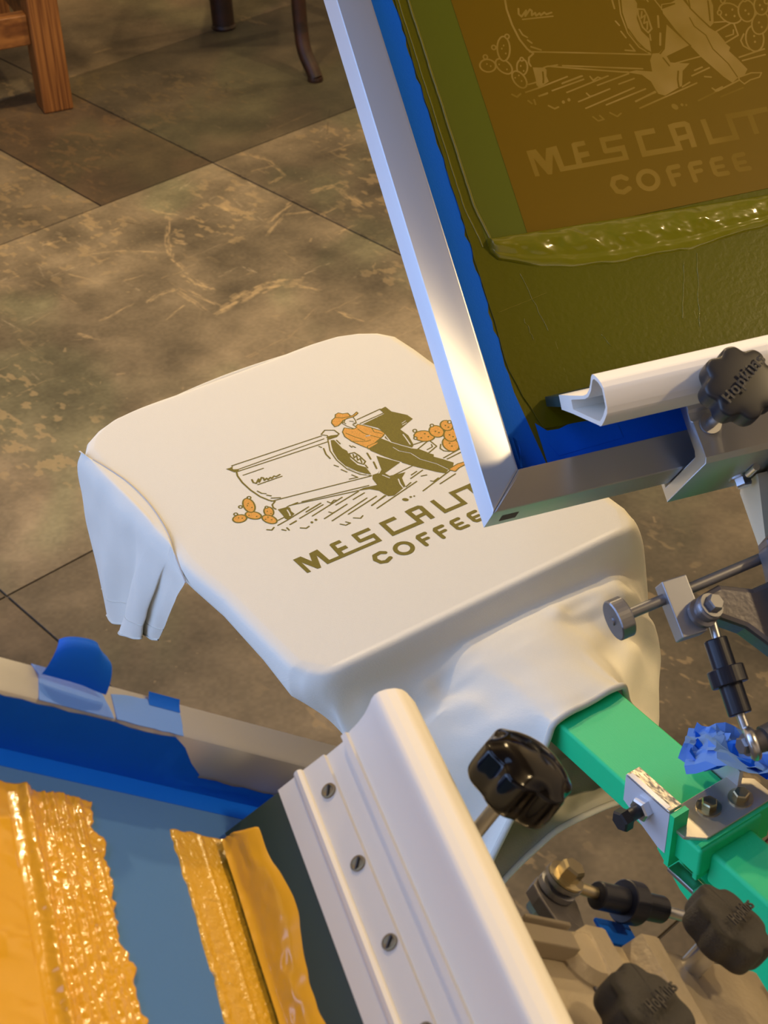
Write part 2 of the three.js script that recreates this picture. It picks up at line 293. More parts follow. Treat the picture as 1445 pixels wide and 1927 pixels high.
["f","o",0,[1430,1162,1427,1160,1424,1157,1420,1156,1417,1157,1414,1158,1412,1160,1411,1163,1411,1167,1412,1171,1414,1174,1416,1177,1420,1179,1423,1180,1427,1180,1429,1179,1432,1177,1433,1173,1433,1170,1432,1166]],
["f","o",0,[1417,1104,1415,1101,1411,1099,1408,1098,1404,1098,1402,1099,1399,1102,1398,1105,1398,1108,1399,1112,1401,1116,1404,1119,1407,1121,1411,1122,1414,1122,1417,1120,1419,1118,1420,1115,1420,1111,1419,1107]],
["f","o",0,[-970,489,-883,488,-833,361,-792,478,-694,484,-686,279,-141,267,-105,295,-103,222,-736,235,-749,411,-812,228,-851,233,-925,407,-923,234,-965,238]],
["f","o",0,[-561,471,-541,482,-438,481,-438,436,-519,434,-522,379,-434,376,-434,328,-518,324,-519,277,-576,271]],
["f","o",0,[-302,476,-287,479,-97,475,-98,428,-259,430,-262,367,-99,368,-103,222,-157,226,-145,288,-148,315,-293,321,-306,334]],
["s","L",53,[211,446,51,447,46,246,373,238,369,451,404,456,497,453,515,437,509,217]],
["s","L",50,[384,325,495,331]],
["s","L",50,[673,462,676,236,913,232,912,444,1170,435]],
["s","L",50,[930,440,1290,440]],
["s","L",50,[1110,440,1110,225]],
["s","L",50,[1360,440,1580,440,1580,250,1360,250,1360,440]],
["c","o",46,[0,0,85]],
["s","R",46,[-187,53,-225,81,-296,74,-325,18,-303,-46,-251,-67,-190,-42]],
["s","R",46,[302,71,222,70,204,48,209,-88]],
["s","R",40,[208,-7,284,-8]],
["s","R",46,[508,65,427,66,409,44,412,-92]],
["s","R",40,[411,-13,492,-10]],
["s","R",44,[708,65,629,64,612,40,612,-60,628,-79,720,-84]],
["s","R",38,[618,-9,701,-12]],
["s","R",44,[918,62,840,61,822,38,822,-56,837,-76,929,-81]],
["s","R",38,[828,-12,909,-14]]];
const FLOOR_MARKS = [[0.0082,-0.573,-3.583,-0.536,-3.559,-0.502,-3.549],[0.0127,-0.525,-3.55,-0.515,-3.406,-0.494,-3.322,-0.463,-3.267],[0.0082,-0.699,-3.354,-0.615,-3.363,-0.529,-3.351],[0.0082,-0.662,-3.471,-0.636,-3.484],[0.0073,-0.598,-3.215,-0.562,-3.233],[0.0181,-0.461,-3.24,-0.419,-3.186,-0.385,-3.159],[0.0127,-0.536,-3.111,-0.503,-3.147,-0.473,-3.164,-0.398,-3.073],[0.0109,-0.448,-3.162,-0.375,-3.096],[0.0073,-0.479,-3.029,-0.448,-3.088],[0.0181,-0.381,-3.909,-0.337,-3.897,-0.284,-3.852],[0.0127,-0.284,-3.852,-0.238,-3.766,-0.271,-3.72],[0.0082,-0.331,-3.788,-0.275,-3.818],[0.0145,-0.389,-3.587,-0.352,-3.54],[0.0127,-0.268,-3.491,-0.218,-3.592],[0.0236,-0.178,-3.651,-0.109,-3.694,-0.04,-3.581],[0.0109,-0.1,-3.423,-0.054,-3.464],[0.0082,-0.14,-3.885,-0.068,-3.94],[0.0073,-0.16,-4.183,-0.292,-4.044],[0.0082,-0.869,-4.666,-0.815,-4.707],[0.0082,-0.885,-3.413,-0.854,-3.425],[0.0109,-0.823,-3.396,-0.788,-3.421],[0.0063,-0.737,-3.256,-0.682,-3.227],[0.0363,-0.371,-3.047,-0.314,-3.117,-0.255,-3.177,-0.193,-3.186],[0.0109,-0.192,-3.173,-0.142,-3.145],[0.0127,-0.097,-3.044,-0.048,-3.006],[0.0091,-0.63,-3.026,-0.572,-3.095],[0.0109,-0.679,-2.981,-0.633,-2.956],[0.0308,-0.427,-4.962,-0.345,-4.882],[0.0181,-0.503,-3.419,-0.468,-3.396],[0.0091,-0.272,-3.419,-0.23,-3.533,-0.169,-3.544],[0.0145,-0.148,-3.513,-0.108,-3.555]];
// ---------------------------------------------------------------- the room
const TW = 1664, TH = 2048, TX0 = -2.0, TZ0 = -5.5, TXS = 3.6, TZS = 4.4;
const floorCanvas = document.createElement('canvas'); floorCanvas.width = TW; floorCanvas.height = TH;
{
  const g = floorCanvas.getContext('2d'); const id = g.createImageData(TW, TH), d = id.data;
  for (let y = 0; y < TH; y++) for (let x = 0; x < TW; x++) {
    const X = TX0 + TXS * x / TW, Z = TZ0 + TZS * y / TH;
    const a = fbm(X * 1.7 + 3, Z * 1.7 + 8, 3), b = fbm(X * 9, Z * 9, 4), c = vnoise(X * 160, Z * 160), e = fbm(X * 5 + 40, Z * 3 + 11, 3);
    let L = 0.60 + (a - 0.5) * 0.5 + (b - 0.5) * 0.42 + (c - 0.5) * 0.07;
    const green = sstep(0.5, 0.72, e);
    let R = L * (0.95 - 0.05 * green), G = L * (0.90 + 0.01 * green), B = L * (0.80 - 0.02 * green);
    // worn film of old yellowish paint, in broken flecks
    const s = X * 0.6676 + Z * 0.7445, t = -X * 0.7445 + Z * 0.6676;
    const fl = fbm(s * 34, t * 60, 3), reg = fbm(X * 2.3 + 60, Z * 2.3 + 7, 2);
    const k = sstep(0.62, 0.7, fl) * sstep(0.48, 0.66, reg) * 0.55;
    R += (0.88 - R) * k; G += (0.80 - G) * k; B += (0.64 - B) * k;
    const p = sstep(0.965, 0.985, vnoise(X * 62 + 9, Z * 62)) * 0.6; R += (0.8 - R) * p; G += (0.74 - G) * p; B += (0.62 - B) * p;
    const o = (y * TW + x) * 4; d[o] = clamp(R) * 255; d[o + 1] = clamp(G) * 255; d[o + 2] = clamp(B) * 255; d[o + 3] = 255;
  }
  g.putImageData(id, 0, 0);
  const X = x => (x - TX0) / TXS * TW, Z = z => (z - TZ0) / TZS * TH;
  g.lineCap = 'round';
  // a scrape: many short broken strokes along a line
  const scrape = (x0, z0, x1, z1, w, n, c) => {
    for (let i = 0; i < n; i++) {
      const a = rnd(), L = rr(0.08, 0.3), px = x0 + (x1 - x0) * a + rr(-w, w) * 0.5, pz = z0 + (z1 - z0) * a + rr(-w, w) * 0.5;
      g.strokeStyle = `rgba(${c},${rr(0.15, 0.5).toFixed(2)})`; g.lineWidth = Math.max(0.8, rr(0.2, 0.8) * w * TW / TXS * 0.45);
      g.beginPath(); g.moveTo(X(px), Z(pz)); g.lineTo(X(px + (x1 - x0) * L), Z(pz + (z1 - z0) * L)); g.stroke();
    }
  };
  for (const m of FLOOR_MARKS) for (let i = 1; i + 3 < m.length; i += 2) scrape(m[i], m[i + 1], m[i + 2], m[i + 3], m[0], 26, '236,216,176');
  const E1 = [0.6676, 0.7445], E2 = [-0.7445, 0.6676];
  for (let i = 0; i < 420; i++) {
    const x = rr(-1.3, 0.5), z = rr(-4.2, -2.5), q = rnd(), dir = q < 0.5 ? E2 : q < 0.75 ? E1 : [rr(-1, 1), rr(-1, 1)], L = rr(0.02, 0.13);
    if (fbm(x * 2.3 + 60, z * 2.3 + 7, 2) < 0.44) continue;
    scrape(x, z, x + dir[0] * L, z + dir[1] * L, rr(0.004, 0.012), 7, rnd() < 0.7 ? '222,202,164' : '240,230,208');
  }
  for (let i = 0; i < 60; i++) { const x = rr(-1.3, 1.2), z = rr(-4.6, -1.4), L = rr(0.03, 0.2), a = rr(0, 6.3); scrape(x, z, x + Math.cos(a) * L, z + Math.sin(a) * L, 0.004, 5, '60,46,30'); }
  // ragged dark edge along the long joint
  for (let i = 0; i < 90; i++) { const s0 = rr(-0.6, 1.3), t0 = rr(-0.02, 0.012) * (0.4 + s0 * s0), L = rr(0.02, 0.12), x = -0.434 + E1[0] * s0 + E2[0] * t0, z = -3.852 + E1[1] * s0 + E2[1] * t0; scrape(x, z, x + E1[0] * L, z + E1[1] * L, rr(0.004, 0.014), 5, rnd() < 0.75 ? '52,44,32' : '206,190,156'); }
}
const floorTex = new THREE.CanvasTexture(floorCanvas); floorTex.colorSpace = THREE.SRGBColorSpace; floorTex.wrapS = floorTex.wrapT = THREE.MirroredRepeatWrapping; floorTex.flipY = false;
const grainTex = dataTex(512, 512, (x, y) => { const v = 0.5 * fbm(x / 6, y / 6, 3) + 0.5 * fbm(x / 60, y / 60, 3); return [v, v, v]; });
grainTex.repeat.set(3, 3);
const slabMats = [[0.54, 0.49, 0.42], [0.17, 0.125, 0.09], [0.155, 0.135, 0.105], [0.37, 0.33, 0.28], [0.325, 0.275, 0.23]].map(c => std(col(...c), 0.72, 0, { map: floorTex, bumpMap: grainTex, bumpScale: 0.0012 }));
const RX0 = -2.6, RX1 = 3.4, RZ0 = -7.0, RZ1 = 2.4, RH = 3.6;
const jointMat = std(col(0.1, 0.085, 0.065), 0.9), plaster = std(col(0.5, 0.46, 0.4), 0.9), ceilingMat = std(col(0.14, 0.12, 0.1), 0.85);
const floor = structure('floor', rbox(RX1 - RX0 + 0.4, 0.1, RZ1 - RZ0 + 0.4, 0.001).translate((RX0 + RX1) / 2, -0.055, (RZ0 + RZ1) / 2), jointMat);
{
  // slabs lie on a grid turned against the room: s along the long joint, t across it
  const o = [-0.434, -3.852], e1 = [0.6676, 0.7445], e2 = [-0.7445, 0.6676];
  const place = (s0, s1, t0, t1, m, dy = 0) => {
    const j = 0.0022, pts = [[s0 + j, t0 + j], [s1 - j, t0 + j], [s1 - j, t1 - j], [s0 + j, t1 - j]].map(([s, t]) => [o[0] + e1[0] * s + e2[0] * t, o[1] + e1[1] * s + e2[1] * t]);
    if (pts.every(p => p[0] < RX0 - 0.1) || pts.every(p => p[0] > RX1 + 0.1) || pts.every(p => p[1] < RZ0 - 0.1) || pts.every(p => p[1] > RZ1 + 0.1)) return;
    // trim to the room
    let poly = pts; const clip = (inside, cut) => { const out = []; for (let i = 0; i < poly.length; i++) { const a = poly[i], b = poly[(i + 1) % poly.length], ia = inside(a), ib = inside(b); if (ia) out.push(a); if (ia !== ib) out.push(cut(a, b)); } poly = out; };
    const cx = k => [(a, b) => { const t = (k - a[0]) / (b[0] - a[0]); return [k, a[1] + (b[1] - a[1]) * t]; }][0], cz = k => (a, b) => { const t = (k - a[1]) / (b[1] - a[1]); return [a[0] + (b[0] - a[0]) * t, k]; };
    clip(p => p[0] >= RX0, cx(RX0)); clip(p => p[0] <= RX1, cx(RX1)); clip(p => p[1] >= RZ0, cz(RZ0)); clip(p => p[1] <= RZ1, cz(RZ1));
    if (poly.length < 3) return;
    const g = slab(poly.map(p => [p[0], -p[1]]), -0.005, 0.005 + dy, 0.0012);
    const ps = g.attributes.position, uv = g.attributes.uv;
    for (let i = 0; i < ps.count; i++) uv.setXY(i, (ps.getX(i) - TX0) / TXS, (ps.getZ(i) - TZ0) / TZS);
    const k = mesh('slab', g, slabMats[m], floor); return k;
  };
  const tl = [-6.2, -4.8, -3.6, -2.4, -1.2, 0], tb = [0.36, 1.36, 2.6, 3.8, 5, 6.2];
  const sl = [-5, -3.6, -2.4, -0.78, 0], sr = [0, 1.16, 2.42, 3.6, 4.8, 6, 7.4, 8.8];
  for (let i = 0; i + 1 < sl.length; i++) {
    for (let j = 0; j + 1 < tl.length; j++) place(sl[i], sl[i + 1], tl[j], tl[j + 1], i === 3 ? 2 : 4);
    place(sl[i], sl[i + 1], 0, 0.36, i === 3 ? 1 : 3);
    for (let j = 0; j + 1 < tb.length; j++) place(sl[i], sl[i + 1], tb[j], tb[j + 1], i === 3 ? 3 : 4);
  }
  for (let i = 0; i + 1 < sr.length; i++) {
    for (let j = 0; j + 1 < tl.length; j++) place(sr[i], sr[i + 1], tl[j], tl[j + 1], i === 0 ? 3 : 4);
    for (const [a, b] of [[0, 1.36], [1.36, 2.6], [2.6, 3.8], [3.8, 5], [5, 6.2]]) place(sr[i], sr[i + 1], a, b, i === 0 && a === 0 ? 0 : i === 1 && a === 0 ? 3 : 4);
  }
}
const wallBox = (x0, x1, y0, y1, z0, z1) => new THREE.BoxGeometry(x1 - x0, y1 - y0, z1 - z0).translate((x0 + x1) / 2, (y0 + y1) / 2, (z0 + z1) / 2);
structure('ceiling', [wallBox(RX0 - 0.2, ROOF.x0, RH, RH + 0.15, RZ0 - 0.2, RZ1 + 0.2), wallBox(ROOF.x1, RX1 + 0.2, RH, RH + 0.15, RZ0 - 0.2, RZ1 + 0.2), wallBox(ROOF.x0, ROOF.x1, RH, RH + 0.15, RZ0 - 0.2, ROOF.z0), wallBox(ROOF.x0, ROOF.x1, RH, RH + 0.15, ROOF.z1, RZ1 + 0.2)], ceilingMat);
structure('wall_back', wallBox(RX0 - 0.2, RX1 + 0.2, 0, RH, RZ0 - 0.2, RZ0), plaster);
structure('wall_front', wallBox(RX0 - 0.2, RX1 + 0.2, 0, RH, RZ1, RZ1 + 0.2), plaster);
structure('wall_right', wallBox(RX1, RX1 + 0.2, 0, RH, RZ0, RZ1), plaster);
structure('wall_left', [wallBox(RX0 - 0.2, RX0, 0, RH, RZ0, WIN.z0), wallBox(RX0 - 0.2, RX0, 0, RH, WIN.z1, RZ1), wallBox(RX0 - 0.2, RX0, 0, WIN.y0, WIN.z0, WIN.z1), wallBox(RX0 - 0.2, RX0, WIN.y1, RH, WIN.z0, WIN.z1)], plaster);
{
  const fr = std(col(0.25, 0.25, 0.26), 0.5), glass = new THREE.MeshPhysicalMaterial({ color: 0xffffff, transmission: 1, thickness: 0, roughness: 0.02, ior: 1.5 });
  const makeWindow = (name, n, len, y0, y1, place) => {
    const w = new THREE.Group(); w.name = name; w.userData = { kind: 'structure' }; scene.add(w); place(w);
    const W = len / n, bars = [];
    for (let i = 0; i <= n; i++) { const c = clamp(W * i, 0.025, len - 0.025); bars.push(wallBox(c - 0.025, c + 0.025, y0, y1, -0.03, 0.03)); }
    bars.push(wallBox(0, len, y0, y0 + 0.05, -0.03, 0.03), wallBox(0, len, y1 - 0.05, y1, -0.03, 0.03));
    mesh('window_frame', bars, fr, w);
    for (let i = 0; i < n; i++) mesh('pane', wallBox(W * i + 0.02, W * (i + 1) - 0.02, y0 + 0.04, y1 - 0.04, -0.002, 0.002), glass, w);
  };
  makeWindow('window_1', 3, WIN.z1 - WIN.z0, WIN.y0, WIN.y1, w => { w.position.set(RX0 - 0.11, 0, WIN.z1); w.rotation.y = Math.PI / 2; });
  makeWindow('window_2', 2, ROOF.x1 - ROOF.x0, 0, ROOF.z1 - ROOF.z0, w => { w.position.set(ROOF.x0, RH + 0.1, ROOF.z0); w.rotation.x = Math.PI / 2; });
}
// ---------------------------------------------------------------- materials of the press, screens and shirt
const streak = dataTex(512, 512, (x, y) => { const v = 0.55 + 0.5 * (fbm(x / 3, y / 90, 3) - 0.5); return [v, v, v]; });
const blotch = dataTex(512, 512, (x, y) => { const v = 0.5 + 0.9 * (fbm(x / 40, y / 40, 4) - 0.5); return [v, v, v]; });
const weave = dataTex(256, 256, (x, y) => { const v = 0.5 + 0.25 * Math.sin(x * Math.PI / 4) * Math.sin(y * Math.PI / 4) + 0.5 * (fbm(x / 5, y / 5, 2) - 0.5); return [v, v, v]; });
weave.repeat.set(22, 22);
const linen = dataTex(256, 256, (x, y) => { const v = 0.5 + 0.2 * Math.sin(x * Math.PI / 2) + 0.2 * Math.sin(y * Math.PI / 2) + 0.4 * (rnd() - 0.5); return [v, v, v]; });
linen.repeat.set(40, 40);
const goop = dataTex(512, 512, (x, y) => { const v = fbm(x / 14, y / 14, 4); return [v, v, v]; }); goop.repeat.set(8, 8);
const crepe = dataTex(256, 256, (x, y) => { const v = 0.5 + 0.5 * (fbm(x / 2.2, y / 14, 3) - 0.5) + 0.3 * (rnd() - 0.5); return [v, v, v]; }); crepe.repeat.set(30, 30);

const M = {
  alu: std(col(0.72, 0.73, 0.75), 0.36, 1, { bumpMap: streak, bumpScale: 0.0002 }),
  frame: std(col(0.62, 0.63, 0.65), 0.44, 1, { anisotropy: 0.96, bumpMap: streak, bumpScale: 0.00008 }),
  anod: std(col(0.88, 0.84, 0.75), 0.55, 0.0),
  zinc: std(col(0.62, 0.63, 0.65), 0.3, 1),
  brassy: std(col(0.55, 0.47, 0.3), 0.32, 1),
  darkBrass: std(col(0.26, 0.2, 0.11), 0.4, 0.9),
  steel: std(col(0.3, 0.3, 0.32), 0.42, 0.9),
  cast: std(col(0.17, 0.16, 0.165), 0.42, 0.75, { bumpMap: goop, bumpScale: 0.0002 }),
  castTan: std(col(0.46, 0.39, 0.29), 0.5, 0.55, { bumpMap: goop, bumpScale: 0.0004 }),
  plate: std(col(0.66, 0.6, 0.5), 0.4, 0.7, { roughnessMap: blotch }),
  green: std(col(0.004, 0.64, 0.24), 0.5, 0, { bumpMap: goop, bumpScale: 0.00012 }),
  black: std(col(0.004, 0.003, 0.003), 0.1, 0, { specularIntensity: 0.75 }),
  blackMatt: std(col(0.02, 0.019, 0.02), 0.42),
  grip: std(col(0.05, 0.045, 0.038), 0.5, 0, { bumpMap: goop, bumpScale: 0.0008 }),
  navy: std(col(0.012, 0.014, 0.025), 0.32),
  cloth: std(col(0.80, 0.77, 0.655), 0.95, 0, { bumpMap: weave, bumpScale: 0.00016, sheen: 0.15, sheenRoughness: 0.8 }),
  seam: std(col(0.5, 0.48, 0.46), 0.95),
  cheek: std(col(0.7, 0.7, 0.72), 0.45, 0.3),
  block: std(col(0.42, 0.43, 0.46), 0.42, 0.8),
  wad: std(col(0.13, 0.3, 0.78), 0.6, 0, { bumpMap: crepe, bumpScale: 0.0002, specularIntensity: 0.4 }),
  wood: std(col(0.45, 0.33, 0.2), 0.7),
  tape: std(col(0.002, 0.13, 0.8), 0.55, 0, { specularIntensity: 0.3, bumpMap: crepe, bumpScale: 0.0002 }),
  tapePale: std(col(0.09, 0.24, 0.75), 0.4, 0, { bumpMap: crepe, bumpScale: 0.0002 }),
  olive: std(col(0.1, 0.095, 0.001), 0.3, 0, { specularIntensity: 0.5, bumpMap: goop, bumpScale: 0.00015 }),
  oliveWet: std(col(0.17, 0.155, 0.003), 0.16, 0, { clearcoat: 0.6, clearcoatRoughness: 0.1 }),
  yellow: std(col(0.76, 0.39, 0.015), 0.2, 0, { clearcoat: 0.8, clearcoatRoughness: 0.08 }),
  yellowFilm: std(col(0.72, 0.4, 0.03), 0.22, 0, { clearcoat: 0.7, clearcoatRoughness: 0.15, bumpMap: goop, bumpScale: 0.0012 }),
  mesh2: std(col(0.1, 0.26, 0.62), 0.5, 0, { specularIntensity: 0.4, bumpMap: linen, bumpScale: 0.0002 }),
  blade: std(col(0.03, 0.05, 0.03), 0.38),
  bladeTip: std(col(0.02, 0.06, 0.075), 0.3),
};

// ---------------------------------------------------------------- the press: platen, its arm and the stand
const PL = [[0.01836, 0.82, -1.16853], [0.83216, 0, -0.55454], [-0.55454, 0, -0.83216], [0, 1, 0]];
const press = thing('screen_printing_press', 'green steel printing press with a shirt platen on its arm', 'press', PL);
{
  const A0 = -0.0250, HUBV = -0.747, HU = 0.021;
  mesh('platen_board', slab([[-0.174, -0.055], [-0.168, -0.076], [-0.154, -0.091], [-0.13, -0.1], [0.172, -0.1], [0.194, -0.093], [0.208, -0.08], [0.214, -0.055], [0.214, 0.325], [0.204, 0.347], [0.18, 0.364], [-0.14, 0.364], [-0.16, 0.352], [-0.174, 0.325]], -0.0215, 0.0185, 0.002), M.wood, press);
  mesh('platen_arm', boxR(-0.014, 0.056, A0 - 0.031, A0, -0.43, 0.24, 0.003, 3), M.green, press);
  // bracket: a channel over the arm, silver side cheeks, green end
  const cheek = u => sweepU([[-0.346, -0.034], [-0.346, -0.004], [-0.349, -0.002], [-0.394, -0.002], [-0.398, -0.005], [-0.398, -0.052], [-0.390, -0.052]], u, u + 0.0045);
  mesh('side_plate', cheek(-0.0205), M.cheek, press); mesh('side_plate', cheek(0.0575), M.cheek, press);
  mesh('top_flange', boxR(-0.0205, -0.0065, -0.0055, -0.0022, -0.3975, -0.3465, 0.0008), M.plate, press);
  mesh('end_plate', sweepU([[-0.4035, -0.064], [-0.4035, -0.004], [-0.3985, -0.004], [-0.3985, -0.064]], -0.0205, -0.0045), M.green, press);
  mesh('end_plate', boxR(-0.012, 0.07, -0.064, -0.0235, -0.4275, -0.4225, 0.001), M.green, press);
  mesh('web_plate', boxR(-0.0045, 0.001, -0.064, -0.0235, -0.4225, -0.4035, 0.001), M.green, press);
  mesh('base_plate', slab([[-0.004, -0.385], [0.058, -0.385], [0.075, -0.4], [0.075, -0.424], [-0.002, -0.424], [-0.016, -0.412], [-0.016, -0.399], [-0.004, -0.399]], A0 + 0.0005, 0.003, 0.0005), M.plate, press);
  const b1 = [hexOn(0.0068, 0.0065, P(0.022, A0 + 0.005, -0.401), V3(0, 1, 0), 0.3), latheOn([[0, 0], [0.0105, 0], [0.0105, 0.0015], [0.008, 0.002], [0, 0.002]], P(0.022, A0 + 0.0035, -0.401), V3(0, 1, 0))];
  mesh('bolt', b1, M.brassy, press);
  mesh('bolt', [hexOn(0.0068, 0.0065, P(0.05, A0 + 0.005, -0.409), V3(0, 1, 0), 0.8), latheOn([[0, 0], [0.0105, 0], [0.0105, 0.0015], [0, 0.002]], P(0.05, A0 + 0.0035, -0.409), V3(0, 1, 0))], M.brassy, press);
  const sx = V3(-1, 0, 0);
  const nut = mesh('nut', hexOn(0.0105, 0.0075, P(-0.0205, -0.021, -0.3705), sx, 0.2), M.zinc, press);
  mesh('set_screw', [between(P(-0.026, -0.021, -0.3705), P(-0.044, -0.021, -0.3705), 0.0058), hexOn(0.0098, 0.0085, P(-0.040, -0.021, -0.3705), sx, 0.5)], M.blackMatt, press, 'black hexagon set screw in the side plate');
  mesh('gusset_plate', slab([[-0.0165, -0.4], [-0.0165, -0.43], [-0.004, -0.43], [-0.004, -0.4]], -0.075, 0.004, 0.0008), M.zinc, press);
  mesh('arm_stub', boxR(-0.0005, 0.0455, -0.072, -0.036, HUBV + 0.03, -0.4275, 0.004, 3), M.green, press);
  mesh('lower_arm', sweepU([[-0.372, -0.085], [-0.372, -0.066], [-0.40, -0.066], [-0.43, -0.0735], [HUBV + 0.05, -0.0735], [HUBV + 0.05, -0.2], [-0.508, -0.145], [-0.403, -0.108]], -0.0005, 0.03), M.green, press);
  mesh('hub', latheOn([[0, -0.22], [0.07, -0.22], [0.085, -0.2], [0.085, -0.03], [0.07, -0.02], [0.05, -0.02], [0.05, 0.06], [0.04, 0.07], [0, 0.07]], P(HU, 0, HUBV), V3(0, 1, 0)), M.green, press);
  mesh('carousel', latheOn([[0.05, 0.02], [0.12, 0.02], [0.135, 0.03], [0.135, 0.075], [0.125, 0.085], [0.05, 0.085]], P(HU, 0, HUBV), V3(0, 1, 0), 48), M.cast, press, 'dark cast carousel that carries the screen holders');
  mesh('column', between(P(HU, -0.79, HUBV), P(HU, -0.2, HUBV), 0.045), M.green, press);
  for (let k = 0; k < 4; k++) {
    const a = k * Math.PI / 2 + 0.6, c = P(HU, -0.79, HUBV);
    const g = rbox(0.42, 0.05, 0.06, 0.004).translate(0.23, 0, 0); g.rotateY(a); g.translate(c.x, -0.795, c.z); mesh('foot', g, M.green, press);
  }
}

// ---------------------------------------------------------------- the printed T-shirt on the platen
const shirt = thing('t_shirt', 'cream cotton T-shirt stretched over the platen with an olive and orange print', 'T-shirt', PL);
{
  const flat = (uL, uR, dL, dR, sag, y = 0, e = 1) => { const m = (uL + uR) / 2; return [[uL + 0.014, y], [uL + 0.10, y], [m, y], [uR - 0.10, y], [uR - 0.014, y], [uR - 0.003, y - 0.004], [uR, y - 0.014], [uR - 0.002, y - dR], [uR - 0.014, y - dR - 0.008], [uR - 0.08, y - dR - 0.012 - sag * 0.6], [m, y - Math.max(dL, dR) - 0.012 - sag], [uL + 0.08, y - dL - 0.012 - sag * 0.6], [uL + 0.014, y - dL - 0.008], [uL + 0.002, y - dL], [uL, y - 0.014], [uL + 0.003, y - 0.004]]; };
  const KEY = [
    [-0.252, [[-0.030, -0.05], [-0.0145, -0.0215], [0.021, -0.0205], [0.0565, -0.0215], [0.068, -0.045], [0.095, -0.09], [0.125, -0.14], [0.13, -0.17], [0.115, -0.195], [0.06, -0.178], [0.0, -0.172], [-0.055, -0.19], [-0.105, -0.222], [-0.108, -0.205], [-0.085, -0.16], [-0.056, -0.105]]],
    [-0.236, [[-0.042, -0.056], [-0.0165, -0.0235], [0.021, -0.0185], [0.0585, -0.0225], [0.082, -0.05], [0.1, -0.09], [0.13, -0.14], [0.135, -0.172], [0.12, -0.197], [0.06, -0.183], [0.0, -0.18], [-0.055, -0.195], [-0.108, -0.224], [-0.113, -0.206], [-0.092, -0.165], [-0.064, -0.115]]],
    [-0.205, [[-0.060, -0.054], [-0.028, -0.0265], [0.021, -0.0175], [0.072, -0.025], [0.122, -0.048], [0.138, -0.082], [0.16, -0.13], [0.16, -0.17], [0.135, -0.2], [0.08, -0.2], [0.01, -0.2], [-0.06, -0.207], [-0.115, -0.217], [-0.12, -0.185], [-0.106, -0.135], [-0.078, -0.09]]],
    [-0.165, [[-0.088, -0.050], [-0.038, -0.0265], [0.021, -0.0165], [0.084, -0.023], [0.150, -0.043], [0.174, -0.066], [0.192, -0.11], [0.193, -0.155], [0.168, -0.19], [0.09, -0.198], [0.015, -0.2], [-0.06, -0.2], [-0.127, -0.195], [-0.137, -0.155], [-0.128, -0.105], [-0.109, -0.070]]],
    [-0.138, [[-0.115, -0.041], [-0.045, -0.0255], [0.02, -0.0195], [0.088, -0.022], [0.168, -0.035], [0.190, -0.052], [0.205, -0.09], [0.208, -0.135], [0.187, -0.172], [0.1, -0.185], [0.02, -0.19], [-0.06, -0.185], [-0.128, -0.165], [-0.142, -0.125], [-0.142, -0.082], [-0.130, -0.056]]],
    [-0.1215, [[-0.128, -0.027], [-0.055, -0.0235], [0.02, -0.022], [0.095, -0.023], [0.172, -0.026], [0.196, -0.036], [0.212, -0.06], [0.215, -0.108], [0.196, -0.15], [0.11, -0.165], [0.02, -0.17], [-0.06, -0.16], [-0.128, -0.13], [-0.145, -0.095], [-0.152, -0.055], [-0.143, -0.038]]],
    [-0.1125, [[-0.132, -0.008], [-0.06, -0.008], [0.02, -0.008], [0.10, -0.008], [0.176, -0.008], [0.201, -0.014], [0.216, -0.04], [0.218, -0.09], [0.202, -0.13], [0.12, -0.15], [0.02, -0.155], [-0.06, -0.14], [-0.133, -0.105], [-0.149, -0.07], [-0.158, -0.03], [-0.150, -0.014]]],
    [-0.106, [[-0.140, -0.0005], [-0.07, 0], [0.02, 0], [0.11, 0], [0.184, -0.0005], [0.206, -0.006], [0.2185, -0.028], [0.219, -0.08], [0.205, -0.115], [0.12, -0.14], [0.02, -0.145], [-0.06, -0.13], [-0.14, -0.088], [-0.155, -0.055], [-0.165, -0.022], [-0.158, -0.006]]],
    [-0.094, [[-0.152, 0], [-0.075, 0], [0.02, 0], [0.115, 0], [0.196, 0], [0.213, -0.004], [0.2215, -0.02], [0.221, -0.06], [0.208, -0.095], [0.13, -0.12], [0.02, -0.13], [-0.07, -0.105], [-0.148, -0.07], [-0.166, -0.045], [-0.1745, -0.017], [-0.168, -0.004]]],
    [-0.075, flat(-0.1805, 0.2215, 0.038, 0.055, 0.05)], [-0.03, flat(-0.1815, 0.2215, 0.028, 0.04, 0.035)], [0.04, flat(-0.1825, 0.222, 0.024, 0.03, 0.02)], [0.088, flat(-0.1875, 0.223, 0.022, 0.028, 0.015)], [0.11, flat(-0.1885, 0.224, 0.022, 0.026, 0.012)], [0.14, flat(-0.1855, 0.226, 0.022, 0.025, 0.012)], [0.2, flat(-0.1835, 0.228, 0.022, 0.025, 0.012)],
    [0.3, flat(-0.184, 0.229, 0.022, 0.025, 0.012)], [0.335, flat(-0.183, 0.227, 0.022, 0.025, 0.01)], [0.352, flat(-0.172, 0.216, 0.022, 0.025, 0.01)], [0.364, flat(-0.155, 0.199, 0.022, 0.025, 0.008)], [0.372, flat(-0.136, 0.18, 0.022, 0.024, 0.006, -0.0003)], [0.3775, flat(-0.118, 0.162, 0.02, 0.022, 0.004, -0.003)], [0.3805, flat(-0.104, 0.148, 0.014, 0.014, 0.002, -0.010)], [0.381, flat(-0.1, 0.144, 0.004, 0.004, 0, -0.022)]];
  const NV = 150, NP = 176, rows = [], vs = [];
  // sample v denser near the platen edge
  const vKey = KEY.map(k => k[0]);
